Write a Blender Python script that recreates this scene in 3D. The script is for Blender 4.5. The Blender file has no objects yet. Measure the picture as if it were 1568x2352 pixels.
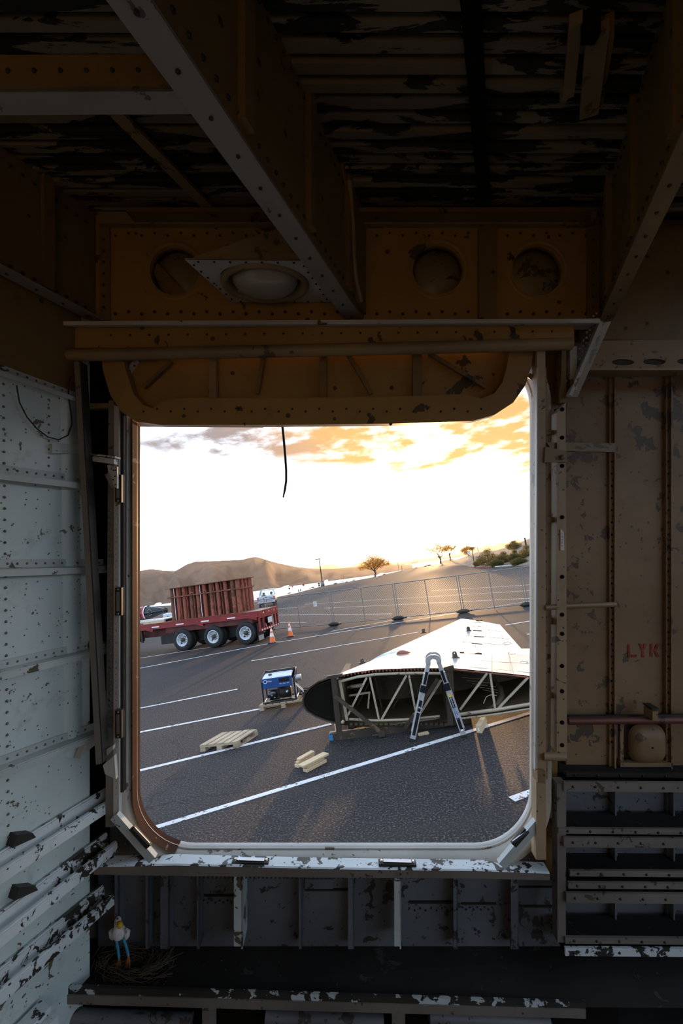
import bpy, bmesh, math, random
from mathutils import Vector, Matrix, geometry
import numpy as np
V = Vector
random.seed(7)
SC = bpy.context.scene
COL = SC.collection
# ------------------------------------------------------------------ camera
F, PITCH, ROLL, H = 1045.0, math.radians(7.25), math.radians(8.0), 2.9
_f = V((0, math.cos(PITCH), math.sin(PITCH)))
_r0, _u0 = V((1, 0, 0)), V((0, -math.sin(PITCH), math.cos(PITCH)))
CR = math.cos(ROLL) * _r0 - math.sin(ROLL) * _u0
CU = math.sin(ROLL) * _r0 + math.cos(ROLL) * _u0
CAM = V((0, 0, H))
cd = bpy.data.cameras.new('camera'); cam = bpy.data.objects.new('camera', cd); COL.objects.link(cam)
cd.sensor_fit = 'VERTICAL'; cd.sensor_height = 36.0; cd.lens = F / 2352 * 36.0
cd.clip_start = 0.02; cd.clip_end = 30000
RC = Matrix((CR, CU, -_f)).transposed()
cam.matrix_world = Matrix.Translation(CAM) @ RC.to_4x4()
SC.camera = cam
# ------------------------------------------------------------------ colour management
SC.view_settings.view_transform = 'Standard'; SC.view_settings.look = 'None'
SC.view_settings.exposure = 0.5; SC.view_settings.gamma = 1.0; SC.view_settings.use_curve_mapping = False
SC.cycles.max_bounces = 10; SC.cycles.diffuse_bounces = 6; SC.cycles.sample_clamp_indirect = 6
SC.cycles.use_denoising = True
# ------------------------------------------------------------------ sun and sky
HAZE = 0.0001
SUN_AZ, SUN_EL = math.radians(10.7), math.radians(3.2)
SUN = V((math.sin(SUN_AZ) * math.cos(SUN_EL), math.cos(SUN_AZ) * math.cos(SUN_EL), math.sin(SUN_EL)))
sl = bpy.data.lights.new('sun', 'SUN'); sl.energy = 4.2; sl.color = (1.0, 0.55, 0.22); sl.angle = math.radians(1.2)
so = bpy.data.objects.new('sun', sl); COL.objects.link(so)
so.rotation_euler = SUN.to_track_quat('Z', 'Y').to_euler()


def mk(nt, typ, **kw):
    n = nt.nodes.new(typ)
    for k, v in kw.items():
        if k.startswith('i_'):
            key = k[2:]
            n.inputs[int(key) if key.isdigit() else key.replace('_', ' ')].default_value = v
        else:
            setattr(n, k, v)
    return n


def math_(nt, op, a, b=None, c=None, clamp=False):
    n = nt.nodes.new('ShaderNodeMath'); n.operation = op; n.use_clamp = clamp
    for i, x in enumerate((a, b, c)):
        if x is None: continue
        if isinstance(x, (int, float)): n.inputs[i].default_value = x
        else: nt.links.new(x, n.inputs[i])
    return n.outputs[0]


def mixc(nt, fac, a, b, mode='MIX'):
    n = nt.nodes.new('ShaderNodeMix'); n.data_type = 'RGBA'; n.blend_type = mode
    for i, x in ((0, fac), (6, a), (7, b)):
        if isinstance(x, (int, float)): n.inputs[i].default_value = x
        elif isinstance(x, tuple): n.inputs[i].default_value = (*x[:3], 1)
        else: nt.links.new(x, n.inputs[i])
    return n.outputs[2]


def sstep(nt, x, lo, hi):
    n = nt.nodes.new('ShaderNodeMapRange'); n.interpolation_type = 'SMOOTHSTEP'
    nt.links.new(x, n.inputs[0]); n.inputs[1].default_value = lo; n.inputs[2].default_value = hi
    return n.outputs[0]


wd = bpy.data.worlds.new('sky'); SC.world = wd; wd.use_nodes = True
nt = wd.node_tree; nt.nodes.clear()
out = mk(nt, 'ShaderNodeOutputWorld'); bg = mk(nt, 'ShaderNodeBackground')
nt.links.new(bg.outputs[0], out.inputs[0])
tc = mk(nt, 'ShaderNodeTexCoord'); DIR = tc.outputs['Generated']
sep = mk(nt, 'ShaderNodeSeparateXYZ'); nt.links.new(DIR, sep.inputs[0])
EL = math_(nt, 'MAXIMUM', sep.outputs[2], 0.0)
dt = mk(nt, 'ShaderNodeVectorMath', operation='DOT_PRODUCT'); nt.links.new(DIR, dt.inputs[0]); dt.inputs[1].default_value = SUN
DOT = dt.outputs['Value']
sunf = math_(nt, 'POWER', math_(nt, 'MULTIPLY_ADD', DOT, 0.5, 0.5, clamp=True), 3.0)
tel = math_(nt, 'POWER', math_(nt, 'MULTIPLY', EL, 1.55, clamp=True), 0.6)
hor = mixc(nt, sunf, (1.35, 1.65, 2.0), (2.6, 2.35, 2.1))
sky = mixc(nt, tel, hor, (0.9, 1.25, 1.7))
g1 = math_(nt, 'POWER', math_(nt, 'MAXIMUM', DOT, 0.0), 45.0)
g2 = math_(nt, 'POWER', math_(nt, 'MAXIMUM', DOT, 0.0), 420.0)
sky = mixc(nt, g1, sky, (1.5, 1.15, 0.55), 'ADD')
sky = mixc(nt, g2, sky, (5.0, 3.4, 1.3), 'ADD')
# warm haze band lying on the horizon under the sun
hz = math_(nt, 'MULTIPLY', math_(nt, 'SUBTRACT', 1.0, sstep(nt, EL, 0.0, 0.055)), math_(nt, 'POWER', math_(nt, 'MAXIMUM', DOT, 0.0), 6.0))
sky = mixc(nt, math_(nt, 'MULTIPLY', hz, 0.55), sky, (1.25, 0.95, 0.5))
# cloud deck: flat noise on a plane above, thin at its lower edge
den = math_(nt, 'ADD', EL, 0.1)
cx = math_(nt, 'DIVIDE', sep.outputs[0], den); cy = math_(nt, 'DIVIDE', sep.outputs[1], den)
cv = mk(nt, 'ShaderNodeCombineXYZ'); nt.links.new(cx, cv.inputs[0]); nt.links.new(cy, cv.inputs[1])
n1 = mk(nt, 'ShaderNodeTexNoise', i_Scale=0.85, i_Detail=8.0, i_Roughness=0.58, i_Distortion=0.25); nt.links.new(cv.outputs[0], n1.inputs['Vector'])
n2 = mk(nt, 'ShaderNodeTexNoise', i_Scale=2.6, i_Detail=6.0, i_Roughness=0.6); nt.links.new(cv.outputs[0], n2.inputs['Vector'])
# the deck comes lower towards the sun's side
low = math_(nt, 'MULTIPLY_ADD', sep.outputs[0], -0.17, 0.225)
band = sstep(nt, math_(nt, 'ADD', math_(nt, 'SUBTRACT', EL, low), math_(nt, 'MULTIPLY_ADD', n1.outputs[0], 0.16, -0.08)), -0.012, 0.018)
holes = sstep(nt, n2.outputs[0], 0.36, 0.56)
cm = math_(nt, 'MULTIPLY', band, math_(nt, 'MULTIPLY_ADD', holes, 0.8, 0.2))
up = sstep(nt, EL, 0.3, 0.6)
cm = math_(nt, 'MULTIPLY', cm, math_(nt, 'SUBTRACT', 1.0, math_(nt, 'MULTIPLY', up, 0.5)))
warm = sstep(nt, math_(nt, 'ADD', sep.outputs[0], math_(nt, 'MULTIPLY_ADD', n1.outputs[0], 0.3, -0.15)), -0.22, 0.05)
fside = sstep(nt, DOT, 0.2, 0.9)
cc = mixc(nt, math_(nt, 'MULTIPLY', warm, fside), (0.25, 0.22, 0.23), (0.70, 0.37, 0.12))
cc = mixc(nt, math_(nt, 'MULTIPLY', sstep(nt, n2.outputs[0], 0.5, 0.75), 0.4), cc, (0.5, 0.34, 0.22))
sky = mixc(nt, cm, sky, cc)
nt.links.new(sky, bg.inputs[0]); bg.inputs[1].default_value = 1.0

# ------------------------------------------------------------------ frames and helpers
S = 0.85                         # metres per aircraft unit (door plane lies 2 units ahead)
RA = Matrix((CR, _f, CU)).transposed().to_4x4()
MA = Matrix.Translation(CAM) @ RA


def ray(px, py):
    return _f + CR * ((px - 784) / F) + CU * ((1176 - py) / F)


def G(px, py, z=0.0):
    d = ray(px, py); t = (z - H) / d.z
    return CAM + d * t


def W(px, py, dist):
    d = ray(px, py); t = dist / math.hypot(d.x, d.y)
    return CAM + d * t


def WP(px, py, p0, dr):
    """pixel onto the vertical world plane through p0 along dr"""
    n = V((dr[1], -dr[0], 0)); d = ray(px, py)
    t = (V(p0) - CAM).dot(n) / d.dot(n)
    return CAM + d * t


def A(px, py, y):
    return V(((px - 784) / F * y, y, (1176 - py) / F * y))


class MB:
    def __init__(s):
        s.v, s.f, s.sm = [], [], []

    def add(s, vs, fs, smooth=False):
        b = len(s.v); s.v += [V(v) for v in vs]; s.f += [[b + i for i in f] for f in fs]; s.sm += [smooth] * len(fs)
        return s

    def hexa(s, a, b):
        """a, b: two quads (4 points each) facing each other"""
        return s.add(list(a) + list(b), [[3, 2, 1, 0], [4, 5, 6, 7], [0, 1, 5, 4], [1, 2, 6, 5], [2, 3, 7, 6], [3, 0, 4, 7]])

    def box(s, lo, hi, M=None):
        x0, y0, z0 = lo; x1, y1, z1 = hi
        a = [V(p) for p in ((x0, y0, z0), (x1, y0, z0), (x1, y1, z0), (x0, y1, z0))]
        b = [V(p) for p in ((x0, y0, z1), (x1, y0, z1), (x1, y1, z1), (x0, y1, z1))]
        if M is not None: a = [M @ p for p in a]; b = [M @ p for p in b]
        return s.hexa(a, b)

    def bar(s, p, q, w, h, up=(0, 0, 1)):
        p, q = V(p), V(q); t = (q - p).normalized(); x = t.cross(V(up))
        if x.length < 1e-4: x = t.cross(V((1, 0, 0)))
        x.normalize(); u = x.cross(t)
        k = [(-w / 2, -h / 2), (w / 2, -h / 2), (w / 2, h / 2), (-w / 2, h / 2)]
        return s.hexa([p + x * a + u * b for a, b in k], [q + x * a + u * b for a, b in k])

    def tube(s, pts, r, n=8, cap=True):
        pts = [V(p) for p in pts]; rs = r if isinstance(r, (list, tuple)) else [r] * len(pts)
        prev = None; rings = []
        for i, p in enumerate(pts):
            t = (pts[min(i + 1, len(pts) - 1)] - pts[max(i - 1, 0)]).normalized()
            if prev is None:
                x = t.cross(V((0, 0, 1)))
                if x.length < 1e-3: x = t.cross(V((1, 0, 0)))
            else:
                x = prev - t * prev.dot(t)
            x.normalize(); prev = x; y = t.cross(x)
            rings.append([p + (x * math.cos(2 * math.pi * k / n) + y * math.sin(2 * math.pi * k / n)) * rs[i] for k in range(n)])
        vs = [v for g in rings for v in g]; fs = []
        for i in range(len(pts) - 1):
            for k in range(n):
                fs.append([i * n + k, i * n + (k + 1) % n, (i + 1) * n + (k + 1) % n, (i + 1) * n + k])
        s.add(vs, fs, True)
        if cap: s.add(rings[0] + rings[-1], [list(range(n))[::-1], list(range(n, 2 * n))])
        return s

    def lathe(s, prof, o, ax, n=20, smooth=True, sx=1.0):
        """prof: (radius, height) along ax from o"""
        o, ax = V(o), V(ax).normalized(); x = ax.cross(V((0, 0, 1)))
        if x.length < 1e-3: x = V((1, 0, 0))
        x.normalize(); y = ax.cross(x); vs = []; fs = []
        for r, h in prof:
            vs += [o + ax * h + (x * math.cos(2 * math.pi * k / n) * sx + y * math.sin(2 * math.pi * k / n)) * max(r, 1e-4) for k in range(n)]
        for i in range(len(prof) - 1):
            for k in range(n):
                fs.append([i * n + k, i * n + (k + 1) % n, (i + 1) * n + (k + 1) % n, (i + 1) * n + k])
        return s.add(vs, fs, smooth)

    def ico(s, c, r, sub=1):
        bm = bmesh.new(); bmesh.ops.create_icosphere(bm, subdivisions=sub, radius=1.0)
        r = V(r) if not isinstance(r, (int, float)) else V((r, r, r))
        vs = [V(c) + V((v.co.x * r.x, v.co.y * r.y, v.co.z * r.z)) for v in bm.verts]
        fs = [[v.index for v in f.verts] for f in bm.faces]; bm.free()
        return s.add(vs, fs, True)

    def grid(s, rows, smooth=True, closed=False):
        n = len(rows[0]); vs = [p for r in rows for p in r]; fs = []
        for i in range(len(rows) - 1):
            for k in range(n if closed else n - 1):
                fs.append([i * n + k, i * n + (k + 1) % n, (i + 1) * n + (k + 1) % n, (i + 1) * n + k])
        return s.add(vs, fs, smooth)

    def poly_prism(s, pts, off):
        """planar polygon extruded by the vector off"""
        n = len(pts); off = V(off); vs = [V(p) for p in pts] + [V(p) + off for p in pts]
        return s.add(vs, [list(range(n))[::-1], list(range(n, 2 * n))] + [[i, (i + 1) % n, n + (i + 1) % n, n + i] for i in range(n)])

    def plate(s, outer, holes, off):
        """planar polygon with holes extruded by off"""
        loops = [[V(p) for p in outer]] + [[V(p) for p in h] for h in holes]
        tris = geometry.tessellate_polygon(loops); flat = [p for l in loops for p in l]; off = V(off); n = len(flat)
        fs = [list(t) for t in tris] + [[n + i for i in reversed(t)] for t in tris]; b = 0
        for l in loops:
            m = len(l)
            fs += [[b + i, b + (i + 1) % m, n + b + (i + 1) % m, n + b + i] for i in range(m)]; b += m
        return s.add(flat + [p + off for p in flat], fs)

    def mesh(s, name, base=None, air=False, recalc=True):
        me = bpy.data.meshes.new(name); b = V(base) if base is not None else V((0, 0, 0))
        k = S if air else 1.0
        me.from_pydata([(v - b) * k for v in s.v], [], s.f)
        me.polygons.foreach_set('use_smooth', s.sm)
        if recalc and len(s.f) < 60000:
            bm = bmesh.new(); bm.from_mesh(me); bmesh.ops.recalc_face_normals(bm, faces=bm.faces); bm.to_mesh(me); bm.free()
        me.update(); return me


BASE = {}


def root_of(o):
    while o.parent is not None: o = o.parent
    return o


def tag(o, label, cat, group=None):
    o['label'] = label; o['category'] = cat
    if group: o['group'] = group
    return o


def thing(name, label, cat, base, group=None, air=False, kind=None):
    o = bpy.data.objects.new(name, None); COL.objects.link(o); base = V(base)
    o.empty_display_size = 0.1
    o.matrix_world = (MA @ Matrix.Translation(base * S)) if air else Matrix.Translation(base)
    BASE[o.name] = (base, air)
    if label: tag(o, label, cat, group)
    if kind: o['kind'] = kind
    return o


def part(name, mb, mat, parent, label=None, kind=None, mods=None):
    base, air = BASE[root_of(parent).name]
    me = mb.mesh(name, base, air); o = bpy.data.objects.new(name, me); COL.objects.link(o); o.parent = parent
    me.materials.append(mat)
    if label: o['label'] = label
    if kind: o['kind'] = kind
    if mods: mods(o)
    return o


def solo(name, mb, mat, base, label=None, cat=None, group=None, air=False, kind=None):
    """a top-level object that is one mesh"""
    base = V(base); me = mb.mesh(name, base, air); me.materials.append(mat)
    o = bpy.data.objects.new(name, me); COL.objects.link(o)
    o.matrix_world = (MA @ Matrix.Translation(base * S)) if air else Matrix.Translation(base)
    BASE[o.name] = (base, air)
    if label: tag(o, label, cat, group)
    if kind: o['kind'] = kind
    return o


def subsurf(n=2):
    def f(o):
        m = o.modifiers.new('s', 'SUBSURF'); m.levels = n; m.render_levels = n
    return f


def bevel(w, seg=2):
    def f(o):
        m = o.modifiers.new('b', 'BEVEL'); m.width = w; m.segments = seg; m.limit_method = 'ANGLE'
    return f


def text_mb(txt, o, ex, ey, size, depth=0.002, align='LEFT', shear=0.0):
    """flat lettering: o = origin, ex / ey = unit axes; returned as a mesh builder"""
    cu = bpy.data.curves.new('t', 'FONT'); cu.body = txt; cu.size = size; cu.align_x = align; cu.shear = shear; cu.resolution_u = 2
    ob = bpy.data.objects.new('t', cu); COL.objects.link(ob)
    me = bpy.data.meshes.new_from_object(ob); mb = MB(); ex, ey = V(ex), V(ey); nz = ex.cross(ey)
    mb.add([V(o) + ex * v.co.x + ey * v.co.y + nz * depth for v in me.vertices], [list(p.vertices) for p in me.polygons])
    bpy.data.objects.remove(ob); bpy.data.curves.remove(cu); bpy.data.meshes.remove(me)
    return mb


def dup(o, parent=None):
    c = o.copy(); COL.objects.link(c)
    if parent is not None: c.parent = parent
    for ch in list(o.children): dup(ch, c)
    if o.name in BASE: BASE[c.name] = BASE[o.name]
    return c


# ------------------------------------------------------------------ materials
def pmat(name, col, rough=0.6, metal=0.0, spec=0.5, var=0.0, vscale=3.0, bump=0.0, bscale=40.0, col2=None):
    m = bpy.data.materials.new(name); m.use_nodes = True; nt = m.node_tree; b = nt.nodes['Principled BSDF']
    b.inputs['Base Color'].default_value = (*col, 1); b.inputs['Roughness'].default_value = rough
    b.inputs['Metallic'].default_value = metal; b.inputs['Specular IOR Level'].default_value = spec
    if var or bump or col2:
        tc = mk(nt, 'ShaderNodeTexCoord')
        n = mk(nt, 'ShaderNodeTexNoise', i_Scale=vscale, i_Detail=6.0); nt.links.new(tc.outputs['Object'], n.inputs['Vector'])
        c2 = col2 if col2 else tuple(max(0, c * (1 - var)) for c in col)
        nt.links.new(mixc(nt, sstep(nt, n.outputs[0], 0.35, 0.65), col, c2), b.inputs['Base Color'])
        if bump:
            n3 = mk(nt, 'ShaderNodeTexNoise', i_Scale=bscale, i_Detail=4.0); nt.links.new(tc.outputs['Object'], n3.inputs['Vector'])
            bp = mk(nt, 'ShaderNodeBump', i_Strength=bump, i_Distance=0.01); nt.links.new(n3.outputs[0], bp.inputs['Height'])
            nt.links.new(bp.outputs[0], b.inputs['Normal'])
    return m


def worn(name, col, chip, amount=0.5, scale=9.0, rough=0.5, dirt=0.3, col2=None, spots=0.0, stretch=(1, 1, 1), metal=0.0, spec=0.5):
    """old paint: tone changes, flaked patches down to the metal, small pits"""
    m = bpy.data.materials.new(name); m.use_nodes = True; nt = m.node_tree; b = nt.nodes['Principled BSDF']
    tc = mk(nt, 'ShaderNodeTexCoord'); mp = mk(nt, 'ShaderNodeMapping'); mp.inputs['Scale'].default_value = stretch
    nt.links.new(tc.outputs['Object'], mp.inputs[0]); P = mp.outputs[0]
    big = mk(nt, 'ShaderNodeTexNoise', i_Scale=2.3, i_Detail=4.0); nt.links.new(P, big.inputs['Vector'])
    c = mixc(nt, sstep(nt, big.outputs[0], 0.3, 0.7), col, col2 if col2 else tuple(x * (1 - dirt) for x in col))
    stain = mk(nt, 'ShaderNodeTexNoise', i_Scale=14.0, i_Detail=8.0, i_Roughness=0.7); nt.links.new(P, stain.inputs['Vector'])
    c = mixc(nt, math_(nt, 'MULTIPLY', sstep(nt, stain.outputs[0], 0.52, 0.72), dirt), c, tuple(x * 0.45 for x in col))
    nz = mk(nt, 'ShaderNodeTexNoise', i_Scale=scale, i_Detail=9.0, i_Roughness=0.62, i_Distortion=0.4); nt.links.new(P, nz.inputs['Vector'])
    cl = mk(nt, 'ShaderNodeTexNoise', i_Scale=scale * 0.22, i_Detail=2.0); nt.links.new(P, cl.inputs['Vector'])
    th = math_(nt, 'ADD', math_(nt, 'MULTIPLY', nz.outputs[0], 0.7), math_(nt, 'MULTIPLY', cl.outputs[0], 0.3))
    chipm = sstep(nt, th, 0.66 - 0.2 * amount, 0.665 - 0.2 * amount)
    if spots:
        vo = mk(nt, 'ShaderNodeTexVoronoi', i_Scale=scale * 2.6); nt.links.new(P, vo.inputs['Vector'])
        sp = math_(nt, 'LESS_THAN', vo.outputs['Distance'], 0.2)
        rnd = mk(nt, 'ShaderNodeSeparateColor'); nt.links.new(vo.outputs['Color'], rnd.inputs[0])
        chipm = math_(nt, 'MAXIMUM', chipm, math_(nt, 'MULTIPLY', sp, math_(nt, 'LESS_THAN', rnd.outputs[0], spots)))
    nt.links.new(mixc(nt, chipm, c, chip), b.inputs['Base Color'])
    b.inputs['Roughness'].default_value = rough; b.inputs['Metallic'].default_value = metal; b.inputs['Specular IOR Level'].default_value = spec
    bp = mk(nt, 'ShaderNodeBump', i_Strength=0.35, i_Distance=0.004, invert=True); nt.links.new(chipm, bp.inputs['Height'])
    nt.links.new(bp.outputs[0], b.inputs['Normal'])
    return m


M = {}
M['left'] = worn('grey_green_paint', (0.66, 0.77, 0.76), (0.14, 0.12, 0.085), 0.3, 26, 0.34, 0.4, (0.58, 0.71, 0.72), spots=0.16)
M['stringer'] = worn('flaked_white_paint', (0.70, 0.77, 0.79), (0.035, 0.032, 0.025), 0.62, 27, 0.4, 0.2, spots=0.12)
M['stringer_up'] = worn('grey_paint_light_wear', (0.56, 0.63, 0.62), (0.1, 0.085, 0.055), 0.42, 16, 0.4, 0.25)
M['front'] = worn('grey_paint', (0.21, 0.185, 0.16), (0.07, 0.055, 0.035), 0.35, 16, 0.5, 0.3, spots=0.15)
M['post'] = worn('post_warm_light_tint', (0.47, 0.33, 0.2), (0.09, 0.06, 0.03), 0.25, 20, 0.45, 0.3, spots=.12)  # tan tint puts the warm sun bounce into the post colour
M['rim'] = worn('rim_paint', (0.47, 0.44, 0.38), (0.09, 0.075, 0.04), 0.3, 18, 0.42, 0.3)
M['reveal'] = worn('pale_reveal_paint', (0.75, 0.72, 0.68), (0.4, 0.3, 0.24), 0.15, 22, 0.3, 0.15)
M['header'] = worn('header_warm_glow', (0.36, 0.205, 0.05), (0.07, 0.04, 0.015), 0.3, 9, 0.5, 0.35, (0.29, 0.15, 0.034), spots=0.12)  # more orange than the roof tint: warm glow painted into the header
M['lip'] = worn('nearly_bare_lip', (0.035, 0.032, 0.026), (0.5, 0.57, 0.6), 0.62, 20, 0.6, 0.3)
M['liner'] = worn('reddish_primer', (0.09, 0.04, 0.028), (0.2, 0.13, 0.1), 0.3, 22, 0.8, 0.4, spec=0.05)
M['right'] = worn('stained_tan_light_offset', (0.30, 0.195, 0.105), (0.10, 0.07, 0.045), 0.42, 17, 0.55, 0.4, (0.21, 0.125, 0.06), spots=0.1)  # darker, browner base offsets the cool light from the added opening
M['warm_tint'] = worn('warm_light_ochre', (0.22, 0.135, 0.042), (0.05, 0.03, 0.012), 0.3, 9, 0.5, 0.35, (0.17, 0.09, 0.026), spots=0.12)  # ochre tint: warm bounce light put into the paint colour
M['warm_tint_lt'] = worn('warm_light_ochre_pale', (0.33, 0.225, 0.11), (0.1, 0.07, 0.03), 0.35, 12, 0.45, 0.35)  # paler version of the same warm-light tint
M['strip'] = worn('peeling_ceiling_paint', (0.24, 0.19, 0.12), (0.012, 0.01, 0.008), 0.8, 9, 0.6, 0.4, stretch=(.45, 2.4, 1))
M['black'] = pmat('flat_black_shade', (0.010, 0.008, 0.006), 0.9, spec=.08)  # flat black; also puts shade into recesses, gaps and holes
M['dark'] = pmat('dark_metal', (0.03, 0.026, 0.022), 0.6, var=0.4)
M['beamface'] = worn('beam_flange_paint', (0.30, 0.26, 0.22), (0.1, 0.07, 0.05), 0.25, 14, 0.4, 0.2)
M['bright'] = worn('pale_grey_paint', (0.55, 0.53, 0.49), (0.12, 0.09, 0.06), 0.22, 14, 0.4, 0.2)
M['lower'] = worn('blue_grey_paint', (0.15, 0.165, 0.185), (0.04, 0.036, 0.032), 0.42, 20, 0.5, 0.35, spots=0.12)
M['lens'] = pmat('frosted_lens', (0.35, 0.3, 0.25), 0.22, spec=0.8)
M['floor'] = worn('dirty_floor_web_shade', (0.02, 0.018, 0.016), (0.05, 0.045, 0.04), 0.3, 18, 0.8, 0.5)
M['rubber'] = pmat('black_rubber', (0.015, 0.015, 0.016), 0.6)
M['cable'] = pmat('cable', (0.015, 0.013, 0.012), 0.5)
M['red_letter'] = pmat('red_stencil_paint', (0.36, 0.035, 0.02), 0.6, var=0.5, vscale=30)
M['paper'] = pmat('paper', (0.8, 0.78, 0.74), 0.7)
M['ink'] = pmat('ink', (0.03, 0.03, 0.035), 0.7)
M['steel'] = pmat('steel', (0.5, 0.5, 0.5), 0.35, 1.0)
M['pipe'] = worn('red_brown_pipe', (0.16, 0.05, 0.03), (0.05, 0.02, 0.01), 0.3, 12, 0.5)
M['skin_hull'] = pmat('hull_skin', (0.3, 0.29, 0.27), 0.6, var=0.3)

# ================================================================== HULL SHELL (setting)
D = 2.0
DB = V((0.36, 1.0, -0.05)); DB.normalize()          # run of the roof beams
DL = V((0.40, 1.0, 0.0)); DL.normalize()            # run of the left wall
NL = V((1.0, -0.40, 0.0)); NL.normalize()           # left wall faces this way
CL = A(225, 1200, 2.06)


def LW(px, py, off=0.0):
    d = V(((px - 784) / F, 1.0, (1176 - py) / F)); p = CL + NL * off
    return d * (p.dot(NL) / d.dot(NL))


def struct(name, mb, mat, base=(0, 2, 0)):
    return solo(name, mb, mat, base, air=True, kind='structure')


def fquad(mb, q, y, th):
    a = [A(x, yy, y) for x, yy in q]
    return mb.hexa(a, [p + V((0, th, 0)) for p in a])


def frect(mb, x0, y0, x1, y1, y, th):
    return fquad(mb, [(x0, y1), (x1, y1), (x1, y0), (x0, y0)], y, th)


def rrect(x0, x1, z0, z1, r, n=10, y=0.0):
    out = []
    for cx_, cz_, a0 in ((x1 - r, z0 + r, -90), (x1 - r, z1 - r, 0), (x0 + r, z1 - r, 90), (x0 + r, z0 + r, 180)):
        for i in range(n + 1):
            a = math.radians(a0 + 90 * i / n); out.append((cx_ + r * math.cos(a), y, cz_ + r * math.sin(a), math.cos(a), math.sin(a)))
    return out


OX0, OX1, OZ0, OZ1, OR = -0.94, 0.876, -1.541, 0.74, 0.26
TOP, BOT = 1.42, -2.32
# front skin with the door opening cut in it
path = rrect(OX0 - .095, OX1 + .095, OZ0 - .11, OZ1 + .09, OR + .09)
mb = MB().plate([(-1.5, 2.2, BOT), (2.9, 2.2, BOT), (2.9, 2.2, TOP), (-1.5, 2.2, TOP)], [[(p[0], 2.2, p[2]) for p in path]], (0, .02, 0))
WF = struct('wall_front', mb, M['front'])
# left wall, right wall, rear bulkhead, floor, ceiling sheet
pL = CL - DL * 5.2
EL_ = LW(206, 1200)
mb = MB().hexa([EL_ + V((0, 0, z)) - EL_.z * V((0, 0, 1)) + NL * o for z, o in ((BOT, 0), (TOP, 0), (TOP, -.02), (BOT, -.02))],
               [pL + V((0, 0, z)) - CL.z * V((0, 0, 1)) + NL * o for z, o in ((BOT, 0), (TOP, 0), (TOP, -.02), (BOT, -.02))])
WL = struct('wall_left', mb, M['left'], CL)
# (unseen opening added in the right wall so cool sky lights the left wall)
rw = lambda y, z: V((1.6 + (y + 3.0) / 5.25, y, z))
mb = MB().plate([rw(2.25, BOT), rw(-3.0, BOT), rw(-3.0, TOP), rw(2.25, TOP)], [[rw(y, z) for y, z in ((1.9, -2.0), (-2.5, -2.0), (-2.5, 1.32), (1.9, 1.32))]], (.02, 0, 0))
struct('wall_right', mb, M['right'], (2, 0, 0))
mb = MB().box((-3.4, -2.82, BOT), (1.9, -2.8, TOP)); struct('wall_back', mb, M['bright'], (0, -2.8, 0))
mb = MB().box((-3.4, -3.0, BOT - .02), (2.9, 2.22, BOT)); struct('floor', mb, M['floor'], (0, 0, BOT))
mb = MB().box((-3.4, -3.0, TOP - .02), (2.9, 2.22, TOP)); CE = struct('ceiling', mb, M['black'], (0, 0, TOP))

# ------------------------------------------------------------------ ceiling: corrugation strips
yk = [1.925 - .0585 * k for k in range(-1, 22)]
for k, y in enumerate(yk):
    mb = MB(); w = .034 + .004 * math.sin(k * 2.3); z = 1.305 + .004 * math.sin(k * 1.7)
    mb.add([(-2.0, y - .025, z + .04), (-2.0, y - w / 2, z), (-2.0, y + w / 2, z), (-2.0, y + .025, z + .04),
            (2.2, y - .025, z + .04), (2.2, y - w / 2, z), (2.2, y + w / 2, z), (2.2, y + .025, z + .04)],
           [[0, 1, 5, 4], [1, 2, 6, 5], [2, 3, 7, 6]])
    part('ceiling_strip', mb, M['strip'], CE)
# straps along the ceiling in the run of the beams
for (x, y0, y1, w, nm, mt) in ((.615, .9, 1.99, .05, 'M', 'black'), (-.55, 1.45, 1.97, .045, 'M', 'warm_tint_lt'), (-.86, .6, 1.36, .05, 'M', 'warm_tint'), (-.22, .6, 1.2, .05, 'M', 'warm_tint_lt')):
    p = V((x, 1.95, 1.285)); d = V((.36, 1, 0))
    part('ceiling_strap', MB().bar(p + d * (y0 - 1.95), p + d * (y1 - 1.95), w, .014), M[mt], CE)
# two hat-section channels hung under the right bay
t = thing('hanging_channel', 'pale channel bracket hanging under the corrugated ceiling', 'channel', A(1345, 255, 1.36), air=True)
for (xa, ya, xb, yb, yA, yB, w) in ((1372, 66, 1352, 258, 1.12, 1.36, .05), (1322, 42, 1305, 214, 1.13, 1.36, .03)):
    part('channel_rail', MB().bar(A(xa, ya, yA), A(xb, yb, yB), w, .03), M['warm_tint_lt'], t)
part('channel_side', MB().bar(A(1400, 60, 1.13), A(1375, 225, 1.36), .02, .06), M['warm_tint'], t)
part('mounting_clip', MB().bar(A(1340, 62, 1.12), A(1372, 62, 1.12), .03, .06), M['black'], t)
part('mounting_clip', MB().bar(A(1290, 210, 1.38), A(1305, 210, 1.38), .03, .04), M['warm_tint_lt'], t)

# ------------------------------------------------------------------ front wall: header above the door
hp = []
holes = [(A(400, 621, D), .108), (A(1006, 618, D), .112), (A(1235, 620, D), .112)]
for c, r in holes: hp.append([c + V((math.cos(a) * r, 0, math.sin(a) * r)) for a in [2 * math.pi * i / 28 for i in range(28)]])
part('header_panel', MB().plate([A(205, 745, D), A(1385, 745, D), A(1385, 488, D), A(205, 488, D)], hp, (0, .02, 0)), M['header'], WF)
for c, r in holes:
    part('hole_flange', MB().lathe([(r + .022, .0), (r + .012, -.004), (r, .004), (r - .006, .03), (r - .002, .03), (r + .004, .008), (r + .022, .006)], c, (0, 1, 0), 28), M['header'], WF)
    part('backing_disc', MB().lathe([(0, .06), (r * 1.2, .06), (r * 1.2, .066), (0, .066)], c, (0, 1, 0), 24), M['warm_tint_lt'], WF)
part('backing_strut', MB().bar(A(340, 600, 2.04), A(425, 690, 2.04), .05, .01, (0, 1, 0)), M['warm_tint'], WF)
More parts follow.
